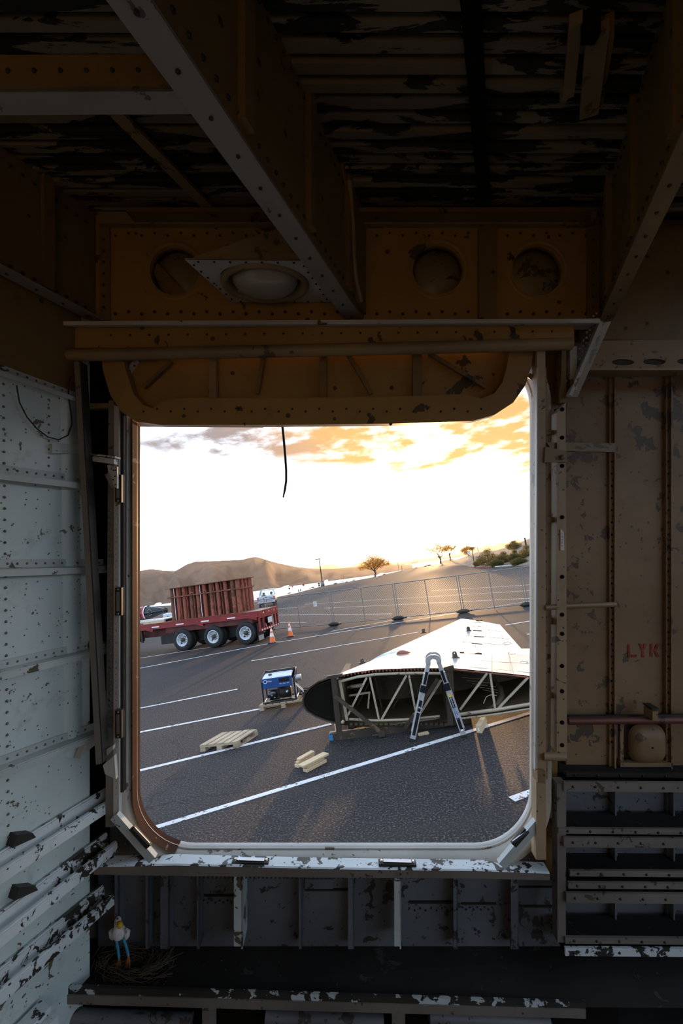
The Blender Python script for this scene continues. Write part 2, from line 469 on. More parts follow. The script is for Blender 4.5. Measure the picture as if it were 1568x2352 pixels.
for x in (240, 1360):
    mb = MB(); frect(mb, x - 12, 492, x + 12, 735, 1.992, .01); part('edge_strip', mb, M['warm_tint'], WF)
mb = MB(); frect(mb, 1100, 515, 1140, 735, 1.975, .03); part('header_stiffener', mb, M['warm_tint'], WF)
mb = MB(); frect(mb, 225, 486, 1370, 514, 1.97, .03); part('upper_chord', mb, M['warm_tint_lt'], WF)
mb = MB(); frect(mb, 290, 476, 1360, 486, 1.9, .1); part('upper_chord_lip', mb, M['warm_tint'], WF)
mb = MB()
for i in range(38):
    x = 235 + i * 30
    mb.ico(A(x, 535 + 6 * (i % 2), 1.998), .006); mb.ico(A(x, 716 + 5 * (i % 2), 1.998), .0075)
for i in range(7):
    for x in (238, 1362): mb.ico(A(x, 550 + i * 26, 1.99), .006)
part('rivet_row', mb, M['dark'], WF, kind='stuff')
mb = MB(); fquad(mb, [(-40, 748), (1378, 741), (1378, 735), (-40, 742)], 1.90, .012)
a0, a1 = A(-40, 742, 1.9), A(1378, 735, 1.9)
mb.hexa([a0, a1, a1 + V((0, 0, .006)), a0 + V((0, 0, .006))], [p + V((0, .1, 0)) for p in (a0, a1, a1 + V((0, 0, .006)), a0 + V((0, 0, .006)))])
part('header_flange', mb, M['bright'], WF)  # pale paint puts the bounce-light edge highlight into the colour
mb = MB(); fquad(mb, [(100, 800), (1318, 792), (1318, 742), (60, 750)], 1.95, .03); part('fascia_plate', mb, M['header'], WF)
mb = MB()
for i in range(24): mb.ico(A(255 + i * 44, 770 - i * .4, 1.95), .0055)
part('fascia_rivets', mb, M['dark'], WF, kind='stuff')
mb = MB(); mb.tube([A(90, 818, 1.93), A(500, 809, 1.93), A(900, 801, 1.93), A(1312, 790, 1.93)], .026, 10); part('half_round_rail', mb, M['warm_tint_lt'], WF)
mb = MB(); frect(mb, -200, 480, 190, 820, 2.15, .03); part('upper_side_panel', mb, M['warm_tint'], WF)

# ------------------------------------------------------------------ roof beams
KA = [A(214, 737, D), A(829, 735, D), A(1376, 737, D)]
lab = ['deep ochre roof beam over the left wall with a vertical stiffener', 'long roof beam crossing the middle, with a pale worn bottom flange ending over the door',
       'roof beam with a bright edge running down beside the right door post']
for i, k in enumerate(KA):
    L = 2.9; zt = V((0, 0, .50)); q = k - DB * L; q2 = V(q)
    t = thing('roof_beam', lab[i], 'beam', k, 'roof beams', air=True)
    nx = V((DB.y, -DB.x, 0)).normalized()
    part('web', MB().hexa([k + nx * .0, k + nx * .012, k + nx * .012 + zt, k + zt], [q, q + nx * .012, q + nx * .012 + zt, q + zt]), M['warm_tint'], t)
    w0, w1 = ((0.0, .06), (-.062, .012), (-.004, .05))[i]
    z0 = V((0, 0, -.008))
    part('bottom_flange', MB().hexa([k + nx * w0 + z0, k + nx * w1 + z0, k + nx * w1, k + nx * w0], [q + nx * w0 + z0, q + nx * w1 + z0, q + nx * w1, q + nx * w0]),
         M['warm_tint_lt'] if i == 2 else M['beamface'], t)
    sd = -1 if i == 2 else 1
    for s_ in (.25, .62, 1.0, 1.4):
        p = k - DB * s_ + nx * (.012 if sd > 0 else 0) + V((0, 0, .02)); b = nx * sd * .02
        part('web_stiffener', MB().hexa([p, p + DB * .045, p + DB * .045 + b, p + b], [x + V((0, 0, .44)) for x in (p, p + DB * .045, p + DB * .045 + b, p + b)]), M['warm_tint'], t)
    mb = MB()
    for j in range(36):
        for zz in (.035, .40): mb.ico(k - DB * (.05 + j * .045) + nx * (.012 if sd > 0 else 0) + V((0, 0, zz)), .0075)
    for j in range(16): mb.ico(k - DB * (.06 + j * .11) + nx * (w0 + w1) / 2 + V((0, 0, -.009)), .006)
    part('bolts', mb, M['dark'], t, kind='stuff')
    if i == 1:   # curved gusset where the beam meets the header
        pr = [k + nx * .014 - DB * s_ + V((0, 0, h)) for s_, h in ((0, .02), (.1, .02), (.17, .06), (.2, .14), (.21, .26), (.25, .40), (.33, .47), (0, .47))]
        part('gusset_plate', MB().poly_prism(pr, nx * .008), M['warm_tint'], t)
        part('gusset_rib', MB().tube([k + nx * .03 - DB * s_ + V((0, 0, h)) for s_, h in ((.1, .03), (.17, .08), (.2, .16), (.21, .28), (.25, .42))], .012, 8), M['warm_tint_lt'], t)
    if i == 2:   # knee bracket down to the door post
        kn = [A(1376, 737, D), A(1308, 912, D), A(1345, 880, D), A(1420, 700, D)]
        mb = MB(); n = 6
        part('knee_plate', MB().hexa([A(1303, 912, 1.97), A(1326, 912, 1.99), A(1420, 700, 2.0), A(1372, 742, 1.97)], [A(1303, 912, 2.1), A(1326, 912, 2.1), A(1420, 700, 2.14), A(1372, 742, 2.1)]), M['warm_tint_lt'], t)
        part('knee_edge', MB().bar(A(1306, 910, 1.955), A(1377, 742, 1.955), .014, .03, (0, 1, 0)), M['bright'], t)
        mb = MB()
        for j in range(26): mb.ico(A(1304 + j * 2.6 + (j % 3) * 5 - 4, 905 - j * 6.2 - 30, 1.985), .006)
        part('knee_rivets', mb, M['bright'], t, kind='stuff')
        part('inner_angle', MB().bar(A(1310, 800, 2.0), A(1310, 900, 2.0), .05, .03), M['bright'], t)
# white cross member between the left and middle beams
t = thing('cross_member', 'pale grey cross member spanning the left roof bay', 'beam', A(200, 235, 1.0), air=True)
a, b = A(-160, 207, .975), A(438, 204, .975)
part('bottom_plate', MB().hexa([a, b, b + V((.02, .062, 0)), a + V((0, .062, 0))], [p + V((0, 0, .006)) for p in (a, b, b + V((.02, .062, 0)), a + V((0, .062, 0)))]), M['beamface'], t)
part('front_plate', MB().hexa([a, b, b + V((0, .006, 0)), a + V((0, .006, 0))], [p + V((0, 0, .075)) for p in (a, b, b + V((0, .006, 0)), a + V((0, .006, 0)))]), M['warm_tint'], t)
mb = MB()
for i in range(9): mb.ico(a.lerp(b, .1 + i * .1) + V((0, 0, .04)), .006)
part('rivet_row', mb, M['dark'], t, kind='stuff')
t = solo('hanging_strap', MB().hexa([A(535, -30, 1.05), A(572, -30, 1.05), A(572, -30, 1.07), A(535, -30, 1.07)], [A(538, 300, 1.2), A(566, 300, 1.2), A(566, 300, 1.22), A(538, 300, 1.22)]), M['warm_tint'], A(550, 300, 1.2),
         'brown flat strap hanging beside the middle roof beam', 'strap', air=True)

# ------------------------------------------------------------------ ceiling lamp box on the header
za = .917
c0, c1, c2, c3 = V((-.569, 1.655, za)), V((-.135, 1.655, za - .004)), V((-.042, 1.99, za)), V((-.477, 1.99, za))
apex = V((-.23, 1.655, za + .115))
t = thing('ceiling_lamp', 'wedge-shaped lamp box with an oval lens hung under the middle roof beam', 'lamp', (c0 + c2) / 2, air=True)
cen = (c0 + c1 + c2 + c3) / 4; ux, uy = (c1 - c0).normalized(), V((.26, 1, 0)).normalized()
hole = [cen + ux * .165 * math.cos(a) + uy * .142 * math.sin(a) for a in [2 * math.pi * i / 32 for i in range(32)]]
part('bottom_plate', MB().plate([c0, c1, c2, c3], [hole], (0, 0, .006)), M['bright'], t)
ap2 = apex + (c2 - c1)
part('housing', MB().add([c0, c1, apex, c3, c2, ap2], [[0, 1, 2], [3, 5, 4], [0, 2, 5, 3], [1, 4, 5, 2]]), M['warm_tint_lt'], t)
part('lens_ring', MB().lathe([(.125, .03), (.128, -.004), (.136, -.016), (.148, -.014), (.152, .0), (.152, .006)], cen, (0, 0, 1), 32, True, 1.16), M['warm_tint_lt'], t)
part('lens', MB().lathe([(.0, -.045), (.04, -.043), (.075, -.034), (.1, -.016), (.112, .004), (.114, .03)], cen, (0, 0, 1), 32, True, 1.16), M['lens'], t)
mb = MB()
for p, q in ((c0, c1), (c1, c2), (c2, c3), (c3, c0)):
    for j in range(7): mb.ico(p.lerp(q, (j + .5) / 7) * .94 + cen * .06 + V((0, 0, -.001)), .005)
part('rivet_row', mb, M['dark'], t, kind='stuff')

# ------------------------------------------------------------------ door opening: rim, reveal, seal
ring = rrect(OX0, OX1, OZ0, OZ1, OR, 12)


def sweep(prof):
    return [[V((p[0] + p[3] * o, y, p[2] + p[4] * o)) for p in ring] for o, y in prof]


mb = MB().grid(sweep([(.0, 2.12), (.0, 2.092), (.006, 2.09), (.006, 2.12)]), True, True)
DR = struct('door_1', mb, M['reveal'])
part('rim', MB().grid(sweep([(.002, 2.092), (.006, 2.06), (.016, 2.03), (.03, 2.012), (.046, 2.006), (.053, 2.014), (.056, 2.03), (.06, 2.03), (.075, 2.1), (.12, 2.205)]), True, True), M['rim'], DR)
part('left_liner', MB().grid([[V((p[0] + .003 * p[3] * -1, y, p[2] - .003 * p[4])) for p in ring if p[0] < OX0 + .2 and p[2] < OZ1 - .1] for y in (2.04, 2.118)], True), M['liner'], DR)
part('seal', MB().grid(sweep([(.002, 2.094), (-.004, 2.088), (.0, 2.08), (.008, 2.08), (.008, 2.094)]), True, True), M['bright'], DR)
mb = MB()
for p in rrect(OX0 - .068, OX1 + .068, OZ0 - .066, OZ1, OR + .06, 16):
    mb.ico((p[0], 2.01, p[2]), .005)
for i in range(70):
    mb.ico((-.66 + i * .0185, 2.0, OZ0 - .066), .005)
    mb.ico((OX0 - .068, 2.01, OZ0 + .3 + i * .028), .005)
part('piano_hinge', mb, M['dark'], DR, kind='stuff')
# sill
sl_ = [(215, 1985, 2003), (400, 1981, 2006), (784, 1990, 2010), (1100, 1994, 2012), (1262, 2000, 2016)]
rows = []; rowf = []
for x, yt, yb in sl_:
    p = A(x, yt + 7, 1.972); q = A(x, yb + 6, 1.972)
    rows.append([p + V((0, .06, .004)), p + V((0, .006, .004)), p])
    rowf.append([p + V((0, .0005, 0)), q, q + V((0, .015, -.006)), q + V((0, .1, -.006)), p + V((0, .03, -.012))])
part('sill', MB().grid(rows, False), M['stringer'], DR); part('sill_face', MB().grid(rowf, False, True), M['front'], DR)
for i, (xa, xb, yy) in enumerate(((532, 616, 1972), (870, 956, 1976))):
    mb = MB(); p = A(xa, yy + 17, 1.985); q = A(xb, yy + 19, 1.985)
    mb.hexa([p, q, q + V((0, .03, 0)), p + V((0, .03, 0))], [x + V((0, 0, .016)) for x in (p, q, q + V((0, .03, 0)), p + V((0, .03, 0)))])
    l_ = part('sill_latch', mb, M['dark'], DR)
    part('latch_plate', MB().bar(p + V((.02, .015, .019)), q + V((-.02, .015, .019)), .018, .005), M['steel'], l_)
    mb = MB()
    for x in (p, q): mb.lathe([(0, .022), (.006, .022), (.006, 0)], x + V((.012 if x is p else -.012, .015, 0)), (0, 0, 1), 8)
    part('latch_bolts', mb, M['steel'], l_)
# corner gussets
def gusset(a, b, c, nm):
    mb = MB(); p, q, r = A(*a, 1.97), A(*b, 1.97), A(*c, 1.97)
    return part(nm, MB().bar(p, q, .036, .026, (0, 1, 0)), M['stringer_up'], DR)
gl = gusset((264, 1872), (352, 1972), (0, 0), 'corner_brace')
gr = gusset((1240, 1880), (1150, 1985), (0, 0), 'corner_brace')
for g, (xa, ya, xb, yb) in ((gl, (303, 1900, 342, 1944)), (gr, (1208, 1906, 1178, 1940))):
    part('corner_latch', MB().bar(A(xa, ya, 1.95), A(xb, yb, 1.95), .026, .014, (0, 1, 0)), M['dark'], g)
    part('latch_plate', MB().bar(A(xa + 5, ya + 2, 1.94), A(xb, yb - 6, 1.94), .011, .005, (0, 1, 0)), M['steel'], g)
# left stile
mb = MB(); fquad(mb, [(242, 1900), (261, 1900), (262, 920), (249, 920)], 1.99, .05); part('stile', mb, M['front'], DR)
mb = MB(); fquad(mb, [(260, 1880), (273, 1880), (273, 935), (262, 930)], 1.985, .05); part('stile_strip', mb, M['bright'], DR)
mb = MB(); fquad(mb, [(274, 1820), (283, 1820), (284, 940), (276, 940)], 2.0, .04); part('stile_strip', mb, M['dark'], DR)
mb = MB()
for i in range(34): mb.lathe([(.0, .0), (.0065, .0), (.0065, .006), (0, .006)], A(252, 1172 + i * 15, 1.985), (0, 1, 0), 8)
part('stile_holes', mb, M['front'], DR, kind='stuff')
mb = MB()
for i in range(46): mb.ico(A(267.5, 1172 + i * 14.5, 1.985), .0042)
part('stile_rivets', mb, M['steel'], DR, kind='stuff')
for y in (1090, 1350, 1632):
    mb = MB(); frect(mb, 264, y, 279, y + 64, 1.965, .03); l_ = part('stile_latch', mb, M['dark'], DR)
    mb = MB(); frect(mb, 267, y + 10, 273, y + 54, 1.96, .006); part('latch_plate', mb, M['front'], l_)
    mb = MB()
    for dy in (4, 60): mb.ico(A(271, y + dy, 1.962), .004)
    part('latch_bolts', mb, M['steel'], l_)
mb = MB(); fquad(mb, [(188, 1056), (262, 1066), (262, 1054), (188, 1044)], 1.95, .06); part('cross_strut', mb, M['stringer_up'], DR)
mb = MB(); fquad(mb, [(200, 1044), (264, 1052), (264, 1048), (200, 1040)], 1.935, .05); part('cross_strut_lip', mb, M['bright'], DR)
mb = MB(); fquad(mb, [(196, 940), (258, 936), (258, 926), (196, 926)], 2.02, .04); part('cross_strut', mb, M['warm_tint_lt'], DR)
for y in (1300, 1478):
    mb = MB(); fquad(mb, [(205, y + 12), (240, y + 10), (240, y), (205, y)], 2.0, .04); part('cross_strut', mb, M['front'], DR)
part('knee_bracket', MB().poly_prism([A(*p, 1.94) for p in ((246, 1068), (269, 1072), (269, 1122), (262, 1118), (250, 1095))], (0, .012, 0)), M['bright'], DR)
part('knee_bracket_flange', MB().hexa([A(240, 1090, 1.93), A(250, 1086, 1.93), A(262, 1120, 1.94), A(256, 1122, 1.94)], [A(240, 1090, 1.96), A(250, 1086, 1.96), A(262, 1120, 1.97), A(256, 1122, 1.97)]), M['front'], DR)
mb = MB()
for x, y in ((261, 1080), (266, 1080), (264, 1094), (260, 1102), (265, 1113)): mb.ico(A(x, y, 1.94), .004)
part('bracket_rivets', mb, M['dark'], DR, kind='stuff')
part('lower_bracket', MB().poly_prism([A(*p, 1.93) for p in ((236, 1758), (262, 1736), (266, 1790), (241, 1778))], (0, .02, 0)), M['bright'], DR)
part('lower_bracket', MB().poly_prism([A(*p, 1.93) for p in ((243, 1722), (260, 1712), (259, 1722), (240, 1742))], (0, .02, 0)), M['bright'], DR)
# leaning door track on the left
t = thing('door_track', 'leaning channel-section track left of the door opening', 'track', A(228, 1755, 1.9), air=True)
fquad(mb := MB(), [(220, 1757), (234, 1754), (182, 830), (170, 830)], 1.9, .008); part('front_flange', mb, M['front'], t)
fquad(mb := MB(), [(234, 1754), (237, 1752), (185, 830), (182, 830)], 1.9, .05); part('web', mb, M['dark'], t)
fquad(mb := MB(), [(236, 1715), (241, 1712), (192, 840), (187, 840)], 1.955, .004); part('rear_flange', mb, M['dark'], t)
fquad(mb := MB(), [(239.5, 1712), (241, 1712), (193, 840), (191.5, 840)], 1.94, .012); part('edge_strip', mb, M['bright'], t)
# right stiles and post
mb = MB(); fquad(mb, [(1231, 1975), (1254, 1975), (1252, 800), (1233, 800)], 1.95, .05); part('stile', mb, M['post'], DR)
mb = MB(); fquad(mb, [(1229, 1770), (1233.5, 1770), (1235.5, 845), (1233, 845)], 1.945, .02); part('stile_strip', mb, M['bright'], DR)
mb = MB(); fquad(mb, [(1249, 1790), (1257, 1790), (1255, 845), (1249, 845)], 1.97, .04); part('stile_strip', mb, M['right'], DR)
mb = MB(); frect(mb, 1252, 800, 1280, 2010, 2.1, .03); part('recess_back', mb, M['warm_tint'], DR)
mb = MB(); fquad(mb, [(1278, 1728), (1302, 1728), (1299, 925), (1279, 948)], 1.95, .06); part('post', mb, M['post'], DR)
mb = MB(); fquad(mb, [(1287, 925), (1300, 925), (1300, 805), (1290, 805)], 1.98, .05); part('post', mb, M['warm_tint'], DR)
mb = MB()
for y in (940, 1005, 1070, 1188, 1325, 1412, 1456, 1530, 1588, 1660, 1712): mb.lathe([(0, 0), (.009, 0), (.009, .004), (0, .004)], A(1291, y, 1.947), (0, 1, 0), 10)
part('post_holes', mb, M['black'], DR, kind='stuff')
mb = MB()
for i in range(30): mb.ico(A(1251 + (i % 2) * 2, 1210 + i * 16, 1.966), .005)
part('stile_rivets', mb, M['dark'], DR, kind='stuff')
for y, h in ((988, 10), (1188, 12), (1420, 14), (1592, 12)):
    mb = MB(); frect(mb, 1254, y, 1281, y + h, 1.98, .04); part('cross_strut', mb, M['warm_tint_lt'], DR)
mb = MB(); fquad(mb, [(1250, 1062), (1301, 1062), (1301, 1036), (1252, 1026)], 1.94, .012); part('splice_plate', mb, M['warm_tint_lt'], DR)
part('splice_bolt', MB().ico(A(1291, 1050, 1.937), .012, 2), M['warm_tint_lt'], DR)
mb = MB(); fquad(mb, [(1268, 1036), (1412, 1038), (1412, 1018), (1255, 1016)], 1.96, .02)
part('support_angle', mb, M['warm_tint_lt'], DR)
part('support_rod', MB().tube([A(1250, 1396, 1.95), A(1300, 1392, 1.97), A(1412, 1388, 2.05)], .012, 8), M['warm_tint_lt'], DR)
part('curved_bracket', MB().grid([[A(1250, y, yy), A(1302, y, yy)] for y, yy in ((1728, 1.95), (1735, 1.93), (1744, 1.93), (1748, 1.95))], True), M['post'], DR)
mb = MB(); fquad(mb, [(1234, 1798), (1252, 1800), (1252, 1772), (1234, 1770)], 1.93, .05); part('stile_stop', mb, M['right'], DR)
part('corner_strut', MB().bar(A(1214, 862, 2.02), A(1236, 878, 2.0), .02, .02), M['warm_tint_lt'], DR)
# paper tape on the right post
tg = solo('paper_tape', MB().poly_prism([A(*p, 1.944) for p in ((1287, 1264), (1295.5, 1264), (1294, 1222), (1287, 1215))], (0, .003, 0)), M['paper'], A(1291, 1240, 1.944),
          'torn white paper tape with faded handwritten letters on the right door post', 'label', air=True)
for i, ch in enumerate('SAVE6'):
    part('lettering', text_mb(ch, A(1288.3, 1228 + i * 6.8, 1.943), (1, 0, 0), (0, 0, 1), .0115), M['ink'], tg)

# ------------------------------------------------------------------ raised door in the top of the opening
t = thing('overhead_door', 'raised ochre door panel with rounded lower corners, filling the top of the opening', 'door', A(740, 975, 1.97), air=True)
def dpath(inset, y):
    o = []
    for (x, yy) in ((232 + inset * .8, 812), (236 + inset * .85, 850), (252 + inset * .88, 905), (278 + inset * .8, 945 - inset * .25), (312 + inset * .6, 968 - inset * .5), (370 + inset * .3, 976 - inset), (640, 976 - inset), (900, 973 - inset),
                    (1085 - inset * .3, 967 - inset), (1135 - inset * .5, 953 - inset * .6), (1178 - inset * .7, 925 - inset * .35), (1206 - inset * .85, 885 - inset * .1), (1220 - inset * .9, 840), (1225 - inset * .9, 806)):
        o.append(A(x, yy, y))
    return o
P0, P1 = dpath(0, 1.965), dpath(62, 1.965)
part('rim_band', MB().grid([[p + V((0, .05, 0)) for p in P0], [p + V((0, .008, 0)) for p in P0], P0, P1, [p + V((0, .01, 0)) for p in P1], [p + V((0, .055, 0)) for p in P1]], False), M['header'], t)
mb = MB(); o_ = dpath(6, 2.02); mb.poly_prism(o_, (0, .01, 0)); part('outer_skin', mb, M['header'], t)
for x, w in ((488, 16), (742, 14), (958, 20)):
    mb = MB(); frect(mb, x - w / 2, 800, x + w / 2, 915, 1.985, .03); part('rib', mb, M['warm_tint_lt'] if x == 488 else M['warm_tint'], t)
for (a, b) in (((606, 815), (590, 905)), ((798, 812), (852, 905)), ((985, 812), (1115, 890)), ((395, 830), (330, 890))):
    part('diagonal_brace', MB().bar(A(*a, 2.0), A(*b, 2.0), .016, .02, (0, 1, 0)), M['warm_tint'], t)
mb = MB()
for i in range(26): mb.ico(A(330 + i * 31, 945 - (i % 2) * 6, 1.965), .0055)
part('rivet_row', mb, M['dark'], t, kind='stuff')
for x in (562, 897): part('bottom_bolt', MB().ico(A(x, 974, 1.97), .008), M['dark'], t)
part('patch', MB().poly_prism([A(*p, 1.9635) for p in ((455, 925), (480, 920), (486, 932), (470, 940), (456, 936))], (0, .002, 0)), M['warm_tint_lt'], t)
part('lower_lip', MB().bar(A(318, 976, 2.1), A(604, 978, 2.1), .03, .012), M['bright'], t)
solo('dangling_cable', MB().tube([A(x, y, 2.04) for x, y in ((646, 965), (649, 985), (652, 1015), (655, 1050), (657, 1080), (657, 1105), (654, 1125), (650, 1143))], [.0055] * 7 + [.003], 8), M['cable'], A(646, 975, 2.04),
     'thin black cable dangling below the raised door panel', 'cable', air=True)

# ------------------------------------------------------------------ left wall: stringers, panels, rivets, wires
def stringer(p0, p1, prof, mat, nm='stringer', th=.004, riv=.018, ext=.5):
    a, b = LW(*p0), LW(*p1); a = a + (a - b).normalized() * ext
    mb = MB()
    for (i0, u0), (i1, u1) in zip(prof[:-1], prof[1:]):
        dv = V((i1 - i0, u1 - u0)); dv.normalize(); n = V((-dv.y, dv.x)) * th
        def q(p): return [p + NL * i0 + V((0, 0, u0)), p + NL * i1 + V((0, 0, u1)), p + NL * (i1 + n.x) + V((0, 0, u1 + n.y)), p + NL * (i0 + n.x) + V((0, 0, u0 + n.y))]
        mb.hexa(q(a), q(b))
    o = part(nm, mb, mat, WL)
    if riv:
        mb = MB(); L = (b - a).length
        for i in range(int(L / .036)):
            mb.ico(a.lerp(b, (i + .5) * .036 / L) + NL * .006 + V((0, 0, riv)), .0058)
        part('rivet_row', mb, M['front'], o, kind='stuff')
    return o


up = [(.003, .034), (.003, 0), (.045, -.004), (.045, -.026)]
stringer((0, 857), (170, 917), [(.003, .03), (.003, 0), (.035, -.004), (.035, -.02)], M['stringer_up'])
stringer((0, 1088), (190, 1112), up, M['stringer_up'])
stringer((0, 1306), (235, 1301), up, M['stringer_up'])
stringer((0, 1538), (232, 1484), up, M['stringer_up'])
stringer((0, 1758), (216, 1676), up, M['stringer_up'])
low_ = [(.003, .0), (.05, .02), (.055, -.03), (.10, -.03), (.105, .004), (.13, -.002), (.13, -.05)]
low_ = [(.003, .02), (.024, .028), (.028, -.022), (.068, -.026), (.072, .004), (.084, .003), (.087, -.036)]
stringer((0, 1968), (236, 1822), low_, M['stringer'], 'heavy_stringer', .005, 0)
stringer((0, 2105), (236, 1925), low_, M['stringer'], 'heavy_stringer', .005, 0)
stringer((0, 2232), (228, 2045), low_, M['stringer'], 'heavy_stringer', .005, 0)
a_, b_ = LW(20, 2400, .05), LW(105, 2312, .05)
part('heavy_stringer', MB().bar(a_, b_, .06, .03, (0, 0, 1)), M['stringer'], WL)
part('heavy_stringer', MB().bar(a_ + NL * .06 - V((0, 0, .03)), b_ + NL * .06 - V((0, 0, .03)), .02, .05, (0, 0, 1)), M['stringer'], WL)
mb = MB(); fq = [LW(112, 1042), LW(172, 1042), LW(172, 1020), LW(112, 1020)]
mb.hexa(fq, [p + NL * .02 for p in fq]); part('short_angle', mb, M['stringer_up'], WL)
for xs, r, ys in (((7, 20), .0058, range(830, 1960, 26)), ((112, 112), .0052, range(880, 1120, 19))):
    mb = MB()
    for i, y in enumerate(ys): mb.ico(LW(xs[0] + (xs[1] - xs[0]) * i / len(ys), y, .001), r)
    part('rivet_column', mb, M['front'], WL, kind='stuff')
# rounded joggle along the far frame, seen as a soft bulge in the skin
mb = MB(); rows = []
for y in range(900, 1800, 60):
    rows.append([LW(138 + (y - 900) * .012 + k * 7, y, .012 * math.sin(math.pi * k / 6)) for k in range(7)])
part('skin_bulge', MB().grid(rows, True), M['left'], WL)
mb = MB(); q = [LW(-500, 745), LW(190, 925), LW(190, 560), LW(-500, 400)]
q = [CL + (LW(-500, 800) - CL) * 1.0, LW(190, 920)]; a_, b_ = LW(0, 852), LW(185, 918); a_ = a_ + (a_ - b_).normalized() * .6
mb.hexa([a_, b_, V((b_.x, b_.y, 1.4)), V((a_.x, a_.y, 1.4))], [p + NL * .004 for p in (a_, b_, V((b_.x, b_.y, 1.4)), V((a_.x, a_.y, 1.4)))]); part('upper_wall_shade', mb, M['warm_tint'], WL)  # added panel: shade of beam and door painted onto the upper wall
# dark lightening gaps in the lower stringers
for x, y in ((25, 1915), (30, 2035)):
    mb = MB(); q = [LW(x - 12, y + 26), LW(x + 42, y + 2), LW(x + 34, y - 8), LW(x - 2, y - 4)]
    mb.hexa(q, [p + NL * .04 for p in q]); part('clip_angle', mb, M['dark'], WL)
mb = MB(); q = [LW(170, 1740, .02), LW(216, 1700, .02), LW(216, 1682, .02), LW(186, 1700, .02)]
mb.hexa(q, [p + NL * .03 for p in q]); part('clip_angle', mb, M['bright'], WL)
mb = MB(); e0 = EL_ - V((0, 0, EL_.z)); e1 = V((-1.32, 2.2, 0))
mb.hexa([e0 + V((0, 0, BOT)), e1 + V((0, 0, BOT)), e1 + V((0, 0, TOP)), e0 + V((0, 0, TOP))], [p - V((.02, 0, 0)) for p in (e0 + V((0, 0, BOT)), e1 + V((0, 0, BOT)), e1 + V((0, 0, TOP)), e0 + V((0, 0, TOP)))]); part('jamb_return', mb, M['black'], WL)  # jamb return and back are black: cavity shade put into the colour
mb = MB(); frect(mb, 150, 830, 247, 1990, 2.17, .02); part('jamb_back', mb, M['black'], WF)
# black cover with recess shade in its colour, where wall meets door frame
mb = MB(); fquad(mb, [(168, 1730), (244, 1730), (244, 1880), (168, 1880)], 2.1, .05); part('frame_recess_shade', mb, M['black'], WF)
solo('wire_loop', MB().tube([LW(x, y, .02) for x, y in ((38, 885), (45, 925), (62, 958), (85, 985), (110, 1004), (135, 1010), (156, 1000), (165, 975), (163, 945), (157, 910), (158, 880), (163, 865))], .0025, 6), M['cable'], LW(100, 1000),
     'thin loop of wire hanging on the left wall below the top stringer', 'wire', air=True)

# ------------------------------------------------------------------ right side of the front wall
mb = MB(); frect(mb, 1300, 848, 1400, 1650, 2.17, .02); part('skin_panel', mb, M['right'], WF)
mb = MB(); frect(mb, 1412, 848, 1530, 1650, 2.175, .02); SP = part('skin_panel', mb, M['right'], WF)
mb = MB(); frect(mb, 1544, 848, 1760, 1780, 2.17, .02); part('skin_panel', mb, M['right'], WF)
mb = MB(); frect(mb, 1300, 1655, 1400, 1772, 2.17, .02); part('skin_panel', mb, M['right'], WF)
for x in (1400, 1530):
    mb = MB(); frect(mb, x - 1, 848, x + 13, 1780, 2.155, .02); frect(mb, x + 11, 848, x + 15, 1780, 2.14, .05)
    o = part('frame_stiffener', mb, M['right'], WF)
    mb = MB()
    for i in range(48): mb.ico(A(x + 5 + (i % 2) * 3, 1060 + i * 14, 2.153), .006)
    part('rivet_column', mb, M['dark'], o, kind='stuff')
# stencilled letters L Y K, broken like a stencil
lx = lambda x, y: A(x, y, 2.172)
def stencil(polys):
    mb = MB()
    for p in polys: mb.poly_prism([lx(x, y) for x, y in p], (0, .002, 0))
    return part('stencil_letter', mb, M['red_letter'], SP)
stencil([[(1441, 1480), (1446, 1480), (1447, 1510), (1441, 1510)], [(1450, 1504), (1462, 1504), (1461, 1510), (1450, 1510)]])
stencil([[(1467, 1479), (1473, 1479), (1479, 1493), (1474, 1494)], [(1485, 1479), (1479, 1479), (1478, 1486), (1481, 1490)], [(1474, 1496), (1479, 1496), (1479, 1510), (1473, 1510)]])
stencil([[(1493, 1479), (1498, 1479), (1498, 1509), (1493, 1509)], [(1507, 1479), (1514, 1479), (1508, 1493), (1501, 1493)], [(1501, 1495), (1507, 1495), (1515, 1510), (1508, 1510)]])
# header on the right with oval holes
def oval(x, y, rx, ry, yy): return [A(x + rx * math.cos(a), y + ry * math.sin(a), yy) for a in [2 * math.pi * i / 20 for i in range(20)]]
part('side_header', MB().plate([A(1330, 846, 2.05), A(1760, 846, 2.05), A(1760, 778, 2.05), A(1375, 782, 2.05)], [oval(1430, 832, 26, 7, 2.05), oval(1502, 831, 26, 7, 2.05), oval(1580, 830, 26, 7, 2.05)], (0, .02, 0)), M['right'], WF)
mb = MB(); frect(mb, 1345, 846, 1760, 850, 2.0, .1); part('side_header_lip', mb, M['warm_tint_lt'], WF)
mb = MB(); frect(mb, 1330, 500, 1900, 780, 2.18, .02); part('upper_corner_panel', mb, M['warm_tint'], WF)
# pipe with clip
t = thing('wall_pipe', 'dark red-brown pipe running along the right wall under the stencilled letters', 'pipe', A(1440, 1655, 2.08), air=True)
part('tube', MB().tube([A(1304, 1656, 2.08), A(1780, 1652, 2.08)], .016, 12), M['pipe'], t)
part('tube_rest', MB().tube([A(1304, 1648, 2.13), A(1780, 1644, 2.13)], .012, 8), M['dark'], t)
mb = MB(); frect(mb, 1498, 1634, 1511, 1655, 2.05, .06); part('clip', mb, M['warm_tint_lt'], t)
mb = MB(); frect(mb, 1497, 1627, 1513, 1631, 2.05, .06); part('clip_cap', mb, M['dark'], t)
